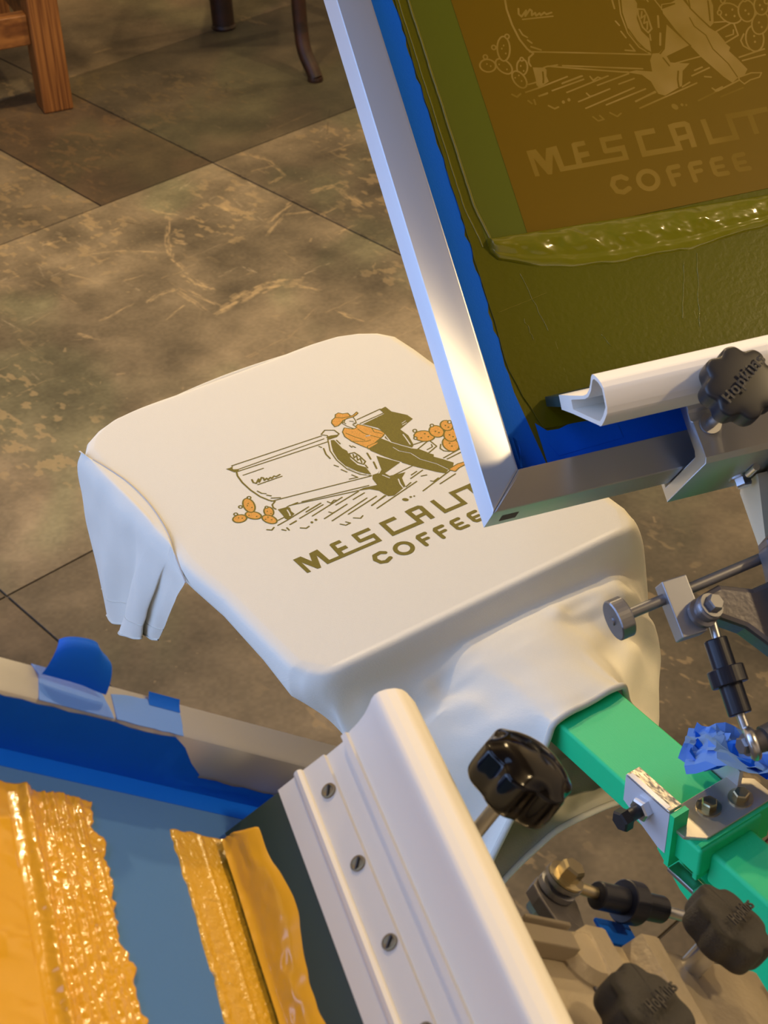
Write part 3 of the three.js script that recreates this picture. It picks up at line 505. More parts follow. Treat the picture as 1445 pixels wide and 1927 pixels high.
  for (let i = 0; i + 1 < KEY.length; i++) { const d = vKey[i + 1] - vKey[i], n = Math.max(2, Math.ceil(d / (d > 0.03 ? 0.012 : 0.0028))); for (let k = 0; k < n; k++) vs.push(vKey[i] + d * k / n); } vs.push(vKey[vKey.length - 1]);
  const herm = (i, t, f) => { const a = Math.max(0, i - 1), b = i, c = i + 1, d = Math.min(KEY.length - 1, i + 2), hb = vKey[c] - vKey[b]; const mb = b > 0 ? (f(c) - f(a)) / (vKey[c] - vKey[a]) * hb : f(c) - f(b), mc = d > c ? (f(d) - f(b)) / (vKey[d] - vKey[b]) * hb : f(c) - f(b); const t2 = t * t, t3 = t2 * t; return (2 * t3 - 3 * t2 + 1) * f(b) + (t3 - 2 * t2 + t) * mb + (-2 * t3 + 3 * t2) * f(c) + (t3 - t2) * mc; };
  const loopAt = v => {
    let i = 0; while (i < KEY.length - 2 && v > vKey[i + 1]) i++; const t = (v - vKey[i]) / (vKey[i + 1] - vKey[i]);
    const lin = v > -0.09; const pts = [];
    for (let k = 0; k < 16; k++) pts.push(V3(lin ? KEY[i][1][k][0] * (1 - t) + KEY[i + 1][1][k][0] * t : herm(i, t, q => KEY[q][1][k][0]), lin ? KEY[i][1][k][1] * (1 - t) + KEY[i + 1][1][k][1] * t : herm(i, t, q => KEY[q][1][k][1]), 0));
    return new THREE.CatmullRomCurve3(pts, true, 'centripetal');
  };
  for (const v of vs) {
    const c = loopAt(v), r = [], tail = sstep(-0.115, -0.15, v) * (1 - 0.75 * sstep(-0.225, -0.25, v));
    for (let j = 0; j < NP; j++) {
      const p = c.getPoint(j / NP); let y = p.y, u = p.x;
      if (tail > 0) {
        const w = fbm(u * 15 + 5, v * 20 + y * 6, 3) - 0.5, w2 = fbm(u * 42 + 2, v * 38 + y * 20 + 30, 2) - 0.5, onArm = y > -0.06 ? sstep(0.075, 0.035, Math.abs(u - 0.021)) : 0;
        y += tail * (w * 0.034 + w2 * 0.008) * (1 - 0.85 * onArm); u += tail * w * 0.012 * (1 - onArm);
        if (y > -0.06) { const arm = sstep(0.046, 0.038, Math.abs(u - 0.021)); y = y * (1 - arm) + Math.max(y, -0.0222) * arm; }
      }
      if (v > -0.1) y = Math.min(y, 0);
      r.push(P(u, y, v));
    }
    rows.push(r);
  }
  const body = gridGeo(rows, true, (i, j, p) => [p.x, -p.z + p.y]);
  const last = rows[rows.length - 1]; const cen = P(0.022, -0.024, 0.3808); const capIdx = [];
  mesh('body', merge([body, gridGeo([last.concat([last[0]]), last.concat([last[0]]).map(() => cen)])]), M.cloth, shirt);
  // rolled hem around the tail
  const hemPts = rows[0].filter((_, j) => j % 4 === 0).map(p => p.clone().add(V3(0, 0.0008, 0.001)));
  mesh('hem', tube(hemPts, 0.0032, 10, true, 260), M.cloth, shirt);
  const hem2 = rows[6].filter((_, j) => j % 4 === 0).map(p => p.clone().add(V3(0, 0.0003, 0)));
  // collar rib that peeps over the far edge
  const col1 = []; for (let k = 0; k <= 24; k++) { const a = k / 24, u = -0.06 + 0.18 * a; col1.push(P(u, -0.0105 - 0.003 * Math.sin(a * Math.PI), 0.3765 + 0.0105 * Math.sin(a * Math.PI))); }
  mesh('collar', tube(col1, 0.0062, 10), M.cloth, shirt);

  // sleeves: sheet with two pleats hanging from the seam
  const seam = [[-0.186, 0.338], [-0.174, 0.287], [-0.169, 0.256], [-0.168, 0.217], [-0.171, 0.184], [-0.1775, 0.150], [-0.184, 0.128], [-0.1885, 0.108], [-0.191, 0.094]];
  const sleeve = (side, name) => {
    const mir = u => side < 0 ? u : 0.034 - u;
    const K = 9, top = seam.map(([u, v]) => [u, 0.0012, v]);
    top[6][1] = -0.003; top[7][1] = -0.009; top[8][1] = -0.015;
    const edgeV = [0.337, 0.285, 0.200, 0.178, 0.172, 0.140, 0.136, 0.118, 0.102];
    const r1 = edgeV.map((v, i) => [-0.1835 - (i > 6 ? 0.004 : 0), i > 6 ? -0.012 : 0.0006, v]);
    const r2 = edgeV.map((v, i) => [-0.1905, -0.012 - (i > 6 ? 0.006 : 0), v - 0.001]);
    const hv = [0.339, 0.305, 0.236, 0.266, 0.252, 0.214, 0.233, 0.207, 0.187], hu = [-0.186, -0.194, -0.186, -0.199, -0.204, -0.198, -0.189, -0.192, -0.190];
    const hem = hv.map((v, i) => [hu[i], -0.232 + (0.339 - v) * 0.5 - (i === 2 ? -0.01 : 0), v]);
    const mid = (a, b, t, bow = 0) => a.map((p, i) => [p[0] + (b[i][0] - p[0]) * t - bow, p[1] + (b[i][1] - p[1]) * t, p[2] + (b[i][2] - p[2]) * t]);
    const keyRows = [top, mid(top, r1, 0.55).map(p => [p[0], p[1] + 0.0009, p[2]]), r1, r2, mid(r2, hem, 0.18, 0.002), mid(r2, hem, 0.4, 0.003), mid(r2, hem, 0.7, 0.002), hem];
    const rowsS = []; const NR = 56;
    const curves = []; const NC = 110;
    for (let j = 0; j <= NC; j++) {
      const col = keyRows.map(kr => { const c = new THREE.CatmullRomCurve3(kr.map(p => V3(...p)), false, 'centripetal'); return c.getPoint(j / NC); });
      curves.push(new THREE.CatmullRomCurve3(col, false, 'centripetal'));
    }
    for (let i = 0; i <= NR; i++) rowsS.push(curves.map((c, j) => { const p = c.getPoint(i / NR); const w = (fbm(p.z * 30 + 4, p.y * 14, 2) - 0.5) * 0.008 * sstep(0.25, 0.6, i / NR); return P(mir(p.x + w), side < 0 ? p.y : p.y - 0.004, side < 0 ? p.z : p.z - 0.016); }));
    const g1 = gridGeo(rowsS, false, (i, j, p) => [-p.z, p.y]);
    // inner layer closing the sleeve
    const back = []; for (let i = 0; i <= 20; i++) { const t = i / 20, r = []; for (let j = 0; j <= 30; j++) { const q = j / 30; const a = rowsS[Math.round(12 + t * (NR - 12))][0], b = rowsS[Math.round(12 + t * (NR - 12))][NC]; const bow = Math.sin(q * Math.PI) * 0.03 * (0.3 + t); r.push(V3(a.x + (b.x - a.x) * q - Math.sign(side) * bow, a.y + (b.y - a.y) * q, a.z + (b.z - a.z) * q)); } back.push(r); }
    const s = mesh(name, merge([g1, gridGeo(back, false, (i, j, p) => [-p.z, p.y])]), M.cloth, shirt);
    mesh('hem', tube(rowsS[NR].filter((_, j) => j % 2 === 0), 0.0012, 6, false, 220), M.cloth, s);
    mesh('stitching', tube(rowsS[NR - 5].filter((_, j) => j % 2 === 0).map(p => p.clone().add(V3(side * 0.0002, 0, 0))), 0.0005, 5, false, 220), M.cloth, s);
    if (side < 0) mesh('seam', tube(rowsS[0].filter((_, j) => j % 3 === 0 && j > 5).map(p => p.clone().add(V3(0, 0.0, 0))), 0.0009, 6, false, 160), M.seam, s);
  };
  sleeve(-1, 'sleeve'); sleeve(1, 'sleeve');
}

// artwork drawn once, in tenths of a millimetre around the O of COFFEE
const AU0 = -1180, AU1 = 1720, AV0 = -160, AV1 = 2400;
function drawArt(w, fill) {
  const c = document.createElement('canvas'); c.width = w; c.height = Math.round(w * (AV1 - AV0) / (AU1 - AU0));
  const g = c.getContext('2d'), k = w / (AU1 - AU0); g.lineJoin = 'round'; g.lineCap = 'round';
  const X = u => (u - AU0) * k, Y = v => (AV1 - v) * k;
  const path = (p, close) => { g.beginPath(); for (let i = 0; i < p.length; i += 2) i ? g.lineTo(X(p[i]), Y(p[i + 1])) : g.moveTo(X(p[i]), Y(p[i + 1])); if (close) g.closePath(); };
  fill(g, path, k, X, Y, c); return c;
}
function inkArt(g, path, k, X, Y, ink, orange, clear) {
  for (const [t, cc, w, p] of ART) {
    g.lineJoin = cc === 'L' ? 'miter' : 'round'; g.lineCap = cc === 'L' ? 'butt' : 'round';
    const erase = cc === 'w' || cc === 'n'; 
    g.globalCompositeOperation = erase ? 'destination-out' : 'source-over';
    const c = cc === 'y' ? orange : ink; g.fillStyle = g.strokeStyle = erase ? '#000' : c;
    if (t === 'c') { g.lineWidth = w * k; g.beginPath(); g.arc(X(p[0]), Y(p[1]), p[2] * k, 0, 7); g.stroke(); continue; }
    if (t === 's') { g.lineWidth = Math.max(1, w * (w < 20 ? 1.7 : 1) * k); path(p, false); g.stroke(); continue; }
    if (cc === 'y' && clear) { g.globalCompositeOperation = 'destination-out'; path(p, true); g.fill(); }
    else { path(p, true); g.fill(); }
    if (w) { g.globalCompositeOperation = 'source-over'; g.strokeStyle = ink; g.lineWidth = w * 1.6 * k; path(p, true); g.stroke(); }
  }
  g.globalCompositeOperation = 'source-over';
}
function speckle(c, amount) { const g = c.getContext('2d'), id = g.getImageData(0, 0, c.width, c.height), d = id.data; for (let i = 0; i < d.length; i += 4) { if (!d[i + 3]) { d[i] = 112; d[i + 1] = 101; d[i + 2] = 26; continue; } const x = (i / 4) % c.width, y = (i / 4 / c.width) | 0; const n = 1 + amount * (fbm(x / 3, y / 3, 2) - 0.5); d[i] = clamp(d[i] * n, 0, 255); d[i + 1] = clamp(d[i + 1] * n, 0, 255); d[i + 2] = clamp(d[i + 2] * n, 0, 255); } g.putImageData(id, 0, 0); }
{
  const c = drawArt(2048, (g, path, k, X, Y) => inkArt(g, path, k, X, Y, '#736819', '#dc9f45', false)); speckle(c, 0.35);
  // keep ink colour under the soft edge of the lettering
  const t = new THREE.CanvasTexture(c); t.colorSpace = THREE.SRGBColorSpace;
  const w = (AU1 - AU0) / 1e4, h = (AV1 - AV0) / 1e4;
  const g = new THREE.PlaneGeometry(w, h); g.rotateX(-Math.PI / 2); g.translate((AU0 + AU1) / 2e4, 0.0002, -(AV0 + AV1) / 2e4);
  mesh('print', g, new THREE.MeshStandardMaterial({ map: t, transparent: true, roughness: 0.8 }), shirt, 'olive and orange print of a man leaning on a coffee machine above the words MESCALITO COFFEE');
}
// ---------------------------------------------------------------- the two raised printing screens
const S1 = [[0.23554, 1.1748, -1.22511], [0.96219, 0.04661, -0.26834], [-0.24244, 0.59559, -0.76583], [0.12412, 0.80194, 0.58437]];
const S2 = [[-0.20743, 1.16781, -0.35326], [-0.29716, 0, -0.95483], [-0.77464, 0.58464, 0.24108], [0.55823, 0.81129, -0.17373]];
function frameBars(parent, u0, u1, v0, v1, w, h) {
  const bar = pts => { const g = slab(pts, 0, h, 0.0022); return toCreasedNormals(g, 0.5); };
  const a = [[u0, v0], [u1, v0], [u1, v1], [u0, v1]], b = [[u0 + w, v0 + w], [u1 - w, v0 + w], [u1 - w, v1 - w], [u0 + w, v1 - w]];
  for (let i = 0; i < 4; i++) {
    const j = (i + 1) % 4, g = bar([a[i], a[j], b[j], b[i]]), ps = g.attributes.position, nm = g.attributes.normal, uv = g.attributes.uv;
    // brushed lengthwise: first texture axis across the bar, second along it
    for (let k = 0; k < ps.count; k++) { const u = ps.getX(k), n = ps.getY(k), v = -ps.getZ(k), flat = Math.abs(nm.getY(k)) > 0.6; uv.setXY(k, flat ? (i % 2 ? u : v) : n, i % 2 ? v : u); }
    mesh('frame_bar', g, M.frame, parent);
  }
}
const jag = (pts, amp, step = 0.006) => {            // torn outline
  const out = []; for (let i = 0; i < pts.length; i++) { const a = pts[i], b = pts[(i + 1) % pts.length], L = Math.hypot(b[0] - a[0], b[1] - a[1]), n = Math.max(1, Math.round(L / step)), k = a[2] ?? 0; for (let q = 0; q < n; q++) { const t = q / n, nx = -(b[1] - a[1]) / L, ny = (b[0] - a[0]) / L, e = q && k ? (rnd() - 0.5) * amp * k : 0; out.push([a[0] + (b[0] - a[0]) * t + nx * e, a[1] + (b[1] - a[1]) * t + ny * e]); } } return out;
};
// ---- upper screen, olive ink
const screenA = thing('printing_screen', 'aluminium screen frame with olive ink and a coffee stencil, raised over the shirt', 'screen', S1);
{
  const u0 = -0.2293, u1 = 0.2787, v0 = -0.2645, v1 = 0.3455, w = 0.030, H = 0.040;
  frameBars(screenA, u0, u1, v0, v1, w, H);
  mesh('mesh', boxR(u0 + w, u1 - w, -0.0004, 0.0002, v0 + w, v1 - w, 0.0001), M.olive, screenA);
  const iu0 = u0 + w, iv0 = v0 + w, iu1 = u1 - w, iv1 = v1 - w;
  mesh('tape', slab(jag([[iu0, iv0], [-0.163, iv0], [-0.172, -0.16, 1], [-0.1705, 0.0, 1], [-0.169, iv1], [iu0, iv1]], 0.003, 0.008), 0.0002, 0.0003), M.tape, screenA, 'blue masking tape along the side of the mesh');
  mesh('tape', slab(jag([[-0.163, iv0], [iu1, iv0], [iu1, -0.2, 1], [-0.155, -0.1985, 1], [-0.163, -0.19]], 0.004, 0.01), 0.0005, 0.0003), M.tape, screenA, 'blue masking tape across the lower end of the mesh');
  mesh('tape', slab([[0.218, iv0 + 0.03], [iu1, iv0 + 0.03], [iu1, iv1], [0.218, iv1]], 0.0002, 0.0003), M.tape, screenA);
  mesh('tape', slab([[iu0, 0.275], [iu1, 0.275], [iu1, iv1], [iu0, iv1]], 0.0006, 0.0003), M.tape, screenA);
  mesh('tape', slab([[-0.152, -0.2215], [-0.095, -0.219], [-0.096, -0.206], [-0.158, -0.208]], 0.0009, 0.0003), M.tape, screenA);
  // loose flap of tape in the corner
  const fl = []; for (let i = 0; i <= 10; i++) { const t = i / 10, r = []; for (let j = 0; j <= 6; j++) { const q = j / 6; r.push(P(iu0 + 0.002 + 0.012 * t + 0.004 * q * (1 - t), 0.002 + 0.038 * (1 - t) + 0.004 * Math.sin(t * 3), iv0 + 0.001 + 0.030 * q * (0.5 + 0.5 * t) + 0.006 * t)); } fl.push(r); }
  mesh('tape', gridGeo(fl), M.tape, screenA, 'loose curled flap of blue tape in the frame corner');
  // flooded ink
  mesh('ink_film', slab(jag([[-0.1705, -0.142, 1], [-0.166, -0.166, 1], [-0.157, -0.1965, 1], [-0.07, -0.2, 1], [0.215, -0.2], [0.215, 0.275], [-0.168, 0.275, 1], [-0.1695, 0.02, 1]], 0.0016, 0.012), 0.0008, 0.0006, 0.0003), M.olive, screenA, 'dark olive ink flooded over the mesh');
  mesh('ink_film', slab([[-0.1555, -0.03], [-0.1185, -0.026], [-0.1165, 0.27], [-0.1575, 0.27]], 0.0013, 0.0003), std(col(0.1, 0.115, 0.002), 0.3), screenA);
  // stencil field with the same artwork, ghosted with dried ink
  const SU0 = AU0, SU1 = AU1;
  const c = document.createElement('canvas'); c.width = 1536; const kk = c.width / 0.345; c.height = Math.round(0.31 * kk);
  const g = c.getContext('2d'); g.fillStyle = '#6f5400'; g.fillRect(0, 0, c.width, c.height);
  const art = drawArt(1280, (q, path, k, X, Y) => inkArt(q, path, k, X, Y, '#a98a4a', '#000', true)); 
  // the right part of the lettering is covered by a thin veil of ink
  { const q = art.getContext('2d'); const id = q.getImageData(0, 0, art.width, art.height); for (let i = 0; i < id.data.length; i += 4) { const x = (i / 4) % art.width, y = (i / 4 / art.width) | 0; const u = AU0 + (AU1 - AU0) * x / art.width, v = AV1 - (AV1 - AV0) * y / art.height; const veil = v < 700 ? 0.30 + 0.2 * fbm(u / 300, v / 300, 2) - 0.22 * sstep(500, 900, u) : 0.62 + 0.5 * (fbm(u / 260 + 4, v / 260, 3) - 0.5) - 0.3 * sstep(-600, -1000, u) * sstep(1300, 900, v); id.data[i + 3] *= clamp(veil, 0.06, 0.9); } q.putImageData(id, 0, 0); }
  g.drawImage(art, (AU0 / 1e4 + 0.119) * kk, (0.28 - AV1 / 1e4) * kk, (AU1 - AU0) / 1e4 * kk, (AV1 - AV0) / 1e4 * kk);
  const st = new THREE.CanvasTexture(c); st.colorSpace = THREE.SRGBColorSpace;
  const sp = new THREE.BoxGeometry(0.345, 0.0004, 0.31); sp.translate(-0.119 + 0.1725, 0.0017, -(0.28 - 0.155));
  { const ps = sp.attributes.position, uv = sp.attributes.uv; for (let i = 0; i < ps.count; i++) uv.setXY(i, (ps.getX(i) + 0.119) / 0.345, (-ps.getZ(i) + 0.03) / 0.31); }
  mesh('stencil', sp, std(col(1, 1, 1), 0.42, 0, { map: st, specularIntensity: 0.4 }), screenA, 'ochre stencil window showing the coffee artwork');
  // bead of ink pulled up by the squeegee
  const vt = u => -0.0235 - (u + 0.15) * 0.049, vbK = [[-0.155, -0.036], [-0.15, -0.044], [-0.124, -0.0555], [-0.09, -0.064], [-0.057, -0.069], [0.017, -0.0705], [0.091, -0.064], [0.2, -0.05]];
  const vb = u => { let i = 0; while (i < vbK.length - 2 && u > vbK[i + 1][0]) i++; const t = (u - vbK[i][0]) / (vbK[i + 1][0] - vbK[i][0]); return vbK[i][1] + (vbK[i + 1][1] - vbK[i][1]) * t; };
  mesh('ink_bead', field(-0.155, 0.2, 0, 1, 220, 34, (u, v) => { const q = clamp((v - vb(u)) / (vt(u) - vb(u))); const dome = Math.pow(Math.sin(Math.PI * Math.pow(q, 1.5)), 0.7); return dome * (0.0058 + 0.004 * (fbm(u * 70, v * 90, 3) - 0.5)) + 0.0003 + sstep(0.18, 0.05, Math.abs(q - 0.1)) * 0.0014; }, 0.0014, (u, v, a, b) => { const lo = vb(u) + 0.0025 * (fbm(u * 60, 3, 2) - 0.5), hi = vt(u) + 0.0006 * (fbm(u * 110, 8, 2) - 0.5); return [u, lo + (hi - lo) * b]; }), M.oliveWet, screenA, 'thick wavy bead of olive ink');
  const ridge = []; for (let i = 0; i <= 60; i++) { const t = i / 60; ridge.push(P(-0.1565 + 0.005 * sstep(0.85, 1, t) + 0.0006 * (fbm(t * 40, 1, 2) - 0.5), 0.0015, 0.27 - t * 0.3)); }
  mesh('ink_ridge', tube(ridge, 0.0014, 8, false, 180), M.oliveWet, screenA);
  const ridge2 = ridge.map(p => p.clone().add(V3(-0.0085, -0.0003, 0))); mesh('ink_ridge', tube(ridge2, 0.0009, 6, false, 160), M.oliveWet, screenA);
  // hair-thin drag lines left in the wet ink
  for (const [a, b, c2, d] of [[-0.136, -0.06, -0.128, -0.115], [-0.145, -0.10, -0.142, -0.12], [0.02, -0.075, 0.0, -0.14], [0.006, -0.08, -0.012, -0.13], [-0.085, -0.128, -0.08, -0.14], [-0.165, -0.09, -0.12, -0.082]]) { const pts = []; for (let i = 0; i <= 9; i++) { const t = i / 9; pts.push(P(a + (c2 - a) * t + rr(-0.0006, 0.0006), 0.0015, b + (d - b) * t)); } mesh('ink_thread', tube(pts, 0.00035, 5, false, 40), M.oliveWet, screenA); }
  // small rust-brown nicks at the outer corner
  mesh('plug', slab([[-0.219, -0.2647], [-0.205, -0.2647], [-0.207, -0.2642], [-0.217, -0.2642]], 0.01, 0.016), std(col(0.09, 0.06, 0.04), 0.8), screenA, 'dark hole in the end of the frame tube');
}
// ---- lower left screen, yellow ink
const screenB = thing('printing_screen', 'taped screen frame with bands of golden yellow ink, at the lower left', 'screen', S2);
{
  const u1 = 0.2932, u0 = u1 - 0.508, v0 = -0.315, v1 = 0.295, w = 0.031, H = 0.040;
  frameBars(screenB, u0, u1, v0, v1, w, H);
  const iu0 = u0 + w, iu1 = u1 - w, iv0 = v0 + w, iv1 = v1 - w;
  mesh('mesh', boxR(iu0, iu1, -0.0004, 0.0002, iv0, iv1, 0.0001), M.mesh2, screenB);
  // tape on the inner wall, folding out over the mesh
  const wallTape = (va, vb2, n0, n1, tear) => { const r = []; for (let i = 0; i <= 40; i++) { const v = va + (vb2 - va) * i / 40, q = []; const top = n1 - 0.004 * tear * fbm(v * 120, 2, 2) - (tear ? 0.022 * sstep(0.93, 1, 1 - i / 40) : 0); for (let j = 0; j <= 6; j++) q.push(P(iu1 - 0.0004 - 0.0006 * fbm(v * 50, j, 2), n0 + (top - n0) * j / 6, v)); r.push(q); } return gridGeo(r); };
  mesh('tape', wallTape(-0.205, 0.2, 0.0006, 0.0392, 1), M.tape, screenB, 'blue masking tape on the inside of the frame bar');
  mesh('tape', wallTape(-0.282, -0.19, 0.0006, 0.014, 0.6), M.tape, screenB);
  mesh('tape', slab(jag([[iu1, iv0], [iu1, iv1], [0.2465, iv1], [0.247, iv0, 0.4]], 0.001, 0.02), 0.0002, 0.0003), M.tape, screenB, 'strip of blue tape on the mesh along the bar');
  mesh('tape', slab([[iu0, iv0], [iu1 - 0.02, iv0], [iu1 - 0.02, iv0 + 0.02], [iu0, iv0 + 0.02]], 0.0005, 0.0003), M.tape, screenB);
  // patches over the top of the bar
  const topPatch = (pts, label) => mesh('tape', slab(jag(pts, 0.002, 0.005), H, 0.0004), M.tapePale, screenB, label);
  topPatch([[iu1 - 0.0005, -0.083], [iu1 - 0.0005, -0.1315, 0.6], [u1 - 0.012, -0.128, 0.6], [u1, -0.118], [u1, -0.083, 0.6], [u1 - 0.008, -0.0865]], 'pale blue tape folded over the top of the bar');
  topPatch([[iu1 - 0.0005, -0.1335, 0.5], [iu1 - 0.0005, -0.179, 0.5], [u1 - 0.003, -0.1825, 0.5], [u1 - 0.0045, -0.16, 1], [u1 - 0.009, -0.134]], 'short pale blue tape patch on the bar');
  // flap of tape standing up and curling over
  const fl = []; for (let i = 0; i <= 24; i++) { const t = i / 24, r = []; for (let j = 0; j <= 16; j++) { const q = j / 16, a = t * 2.0 + 0.15; r.push(P(u1 - 0.012 + 0.016 * Math.sin(a * 0.8) * t - 0.004 * q, H + 0.001 + 0.026 * Math.sin(Math.min(a, 1.75)) * (0.72 + 0.28 * Math.sin(q * 3.14)), -0.086 - 0.042 * q * (1 - 0.25 * t) - 0.006 * t + 0.002 * Math.sin(q * 9))); } fl.push(r); }
  mesh('tape', gridGeo(fl), M.tape, screenB, 'bright blue flap of tape curling up from the bar');
  const fl3 = []; for (let i = 0; i <= 8; i++) { const t = i / 8, r = []; for (let j = 0; j <= 6; j++) r.push(P(u1 - 0.010 + 0.009 * t, H + 0.0006 + 0.003 * t * t, -0.16 - 0.022 * j / 6)); fl3.push(r); }
  mesh('tape', gridGeo(fl3), M.tape, screenB);
  // ink: old band, then the fresh one in front of the blade
  const rag = (v, k, s) => (fbm(v * 90, s, 3) - 0.5) * k;
  mesh('ink_band', field(-0.13, 0.231, -0.1305, -0.03, 420, 130, (u, v) => { const q = (v + 0.1305) / 0.1; const comb = fbm(u * 260, v * 420, 3), lines = fbm(u * 14 + 3, v * 420, 2); const rough = sstep(0.56, 0.4, q); return 0.0008 + rough * (comb * 0.0017 + lines * 0.0022) + sstep(0.4, 0.5, q) * 0.0014 + 0.004 * Math.exp(-Math.pow((q - 0.44 - 0.015 * (fbm(u * 30, 5, 2) - 0.5)) / 0.03, 2)) + (q > 0.55 ? 0.003 * Math.pow(fbm(u * 45, v * 30, 3), 3) : 0); }, 0.0002, (u, v, a, b) => [u + (a > 0.995 ? rag(v, 0.005, 7) : 0), v + (b < 0.06 ? rag(u, 0.016, 3) * (1 - b / 0.06) : 0)]), M.yellow, screenB, 'rough streaked band of golden ink at the left edge');
  mesh('ink_band', field(-0.13, 0.224, -0.2235, -0.183, 300, 44, (u, v) => { const q = (v + 0.2235) / 0.0405; return 0.0004 + 0.0012 * sstep(0.3, 0.02, q) + 0.0007 * Math.exp(-Math.pow((q - 0.5) / 0.03, 2)) + 0.0011 * sstep(0.84, 0.93, q) * fbm(u * 160, v * 160, 3) + 0.0003 * fbm(u * 60, v * 200, 2); }, 0.0002, (u, v, a, b) => [u + (a > 0.99 ? rag(v, 0.006, 2) : 0), v + (b > 0.94 ? rag(u, 0.004, 9) * (b - 0.94) / 0.06 : 0)]), M.yellowFilm, screenB, 'smooth yellow ink film in front of the squeegee blade');
}
// ---------------------------------------------------------------- squeegees standing on the screens
function squeegee(basis, u0, u1, tipV, label, blade, screws, prof, hole) {
  const t = thing('squeegee', label, 'squeegee', basis);
  const D = (s, k) => [tipV + (-0.35 * s + 0.937 * k) / 1000, (0.937 * s + 0.35 * k) / 1000 + 0.0035];
  const a = mesh('handle', sweepU(prof.map(p => D(...p)), u0, u1, [hole.map(p => D(...p)).reverse()]), M.anod, t);
  mesh('blade', sweepU([[0.5, -4.5], [0, -3.5], [0, 2.5], [0.6, 3.6], [52, 3.6], [52, -5.4]].map(p => D(...p)), u0 + 0.001, u1 - 0.001), blade, t, 'dark rubber blade');
  for (const u of screws) {
    const [v, n] = D(73.5, 4.8), dir = P(0, 0.35, 0.937);
    const hd = mesh('screw', latheOn([[0, 0], [0.0048, 0], [0.0048, 0.0010], [0.0034, 0.0012], [0.0026, 0.0006], [0, 0.0006]], P(u, n, v), dir, 24), M.darkBrass, t, 'dark slotted screw');
    const sl = new THREE.BoxGeometry(0.0012, 0.001, 0.0075); sl.rotateY(0.5 + u * 3); sl.applyQuaternion(new THREE.Quaternion().setFromUnitVectors(V3(0, 1, 0), dir.normalize())); const c = P(u, n, v).add(dir.multiplyScalar(0.0010)); sl.translate(c.x, c.y, c.z);
    mesh('slot', sl, M.blackMatt, hd);
  }
  return { t, D };
}
const profB = [[43, -7], [43, 4.2], [56, 4.5], [57, 6.6], [58.5, 7.7], [60.5, 8], [62.3, 7], [63.2, 4.8], [79, 4.8], [79.8, 2.6], [94, 3.4], [94.8, 8.4], [98.6, 9], [99.6, 6.8], [108, 8.4], [115, 11], [121, 14.6], [125, 17.6], [128, 18.8], [131, 18.6], [135, 16.6], [139, 13], [141.5, 8.5], [142, 4], [141, -7], [138.5, -11], [134, -14.5], [126, -17.8], [122.5, -18.4], [119, -17.5], [66, -10.2]];
const holeB = [[70, -6.6], [70, 0.6], [100, 2.6], [110, 6.4], [122, 12.4], [129, 15.6], [134, 13.4], [138.8, 7.4], [138.6, -6.4], [132, -12], [124, -15], [118, -14.6]];
const profA = [[40, -7], [40, 4.8], [66, 4], [97, 3.4], [107, 4.6], [114, 8], [119.5, 12.6], [123.5, 17.2], [127, 19], [131, 18.6], [137, 16], [142, 12.6], [145, 9], [145.4, 5], [145, -6], [142, -10.5], [134, -15.5], [126, -19.4], [122.5, -20], [119, -19.2], [66, -10.5]];
const holeA = [[68, -7], [68, 0.6], [100, 0.8], [109, 2.4], [117, 6.6], [125, 14.6], [129, 15.6], [136, 13], [142, 8], [141.8, -5.6], [132, -12.6], [124, -16.2], [118, -15.6]];
const sqA = squeegee(S1, -0.1505, 0.19, -0.1745, 'aluminium squeegee with a teal blade leaning on the olive-inked screen', M.bladeTip, [], profA, holeA);
const sqB = squeegee(S2, -0.115, 0.2262, -0.2225, 'pale aluminium squeegee with three slotted screws on the yellow-inked screen', M.blade, [0.2, 0.143, 0.087, 0.03, -0.03], profB, holeB);
{
  // ink clinging to the blade of the lower squeegee: a wavy sheet
  const rows = []; const N = 200;
  for (let i = 0; i <= N; i++) { const u = 0.219 - (0.219 + 0.11) * i / N, r = [], top = 22 + 7 * fbm(u * 28, 3, 3) + 4 * Math.sin(u * 50) - 14 * sstep(0.212, 0.222, u); for (let j = 0; j <= 12; j++) { const q = j / 12, k = 3.8 + 2.6 * Math.pow(Math.sin(Math.PI * Math.min(1, q * 0.94 + 0.1)), 0.6) * (0.7 + 0.8 * fbm(u * 60, q * 5, 3)) + (q < 0.12 ? 3 * (1 - q / 0.12) : 0); const [v, n] = sqB.D(-1 + top * q, j === 12 ? 3.55 : k); r.push(P(u, Math.max(n, 0.0004), v)); } rows.push(r); }
  mesh('ink', gridGeo(rows, false, (i, j, p) => [p.x, p.y]), M.yellow, sqB.t, 'thick yellow ink clinging to the blade');
}
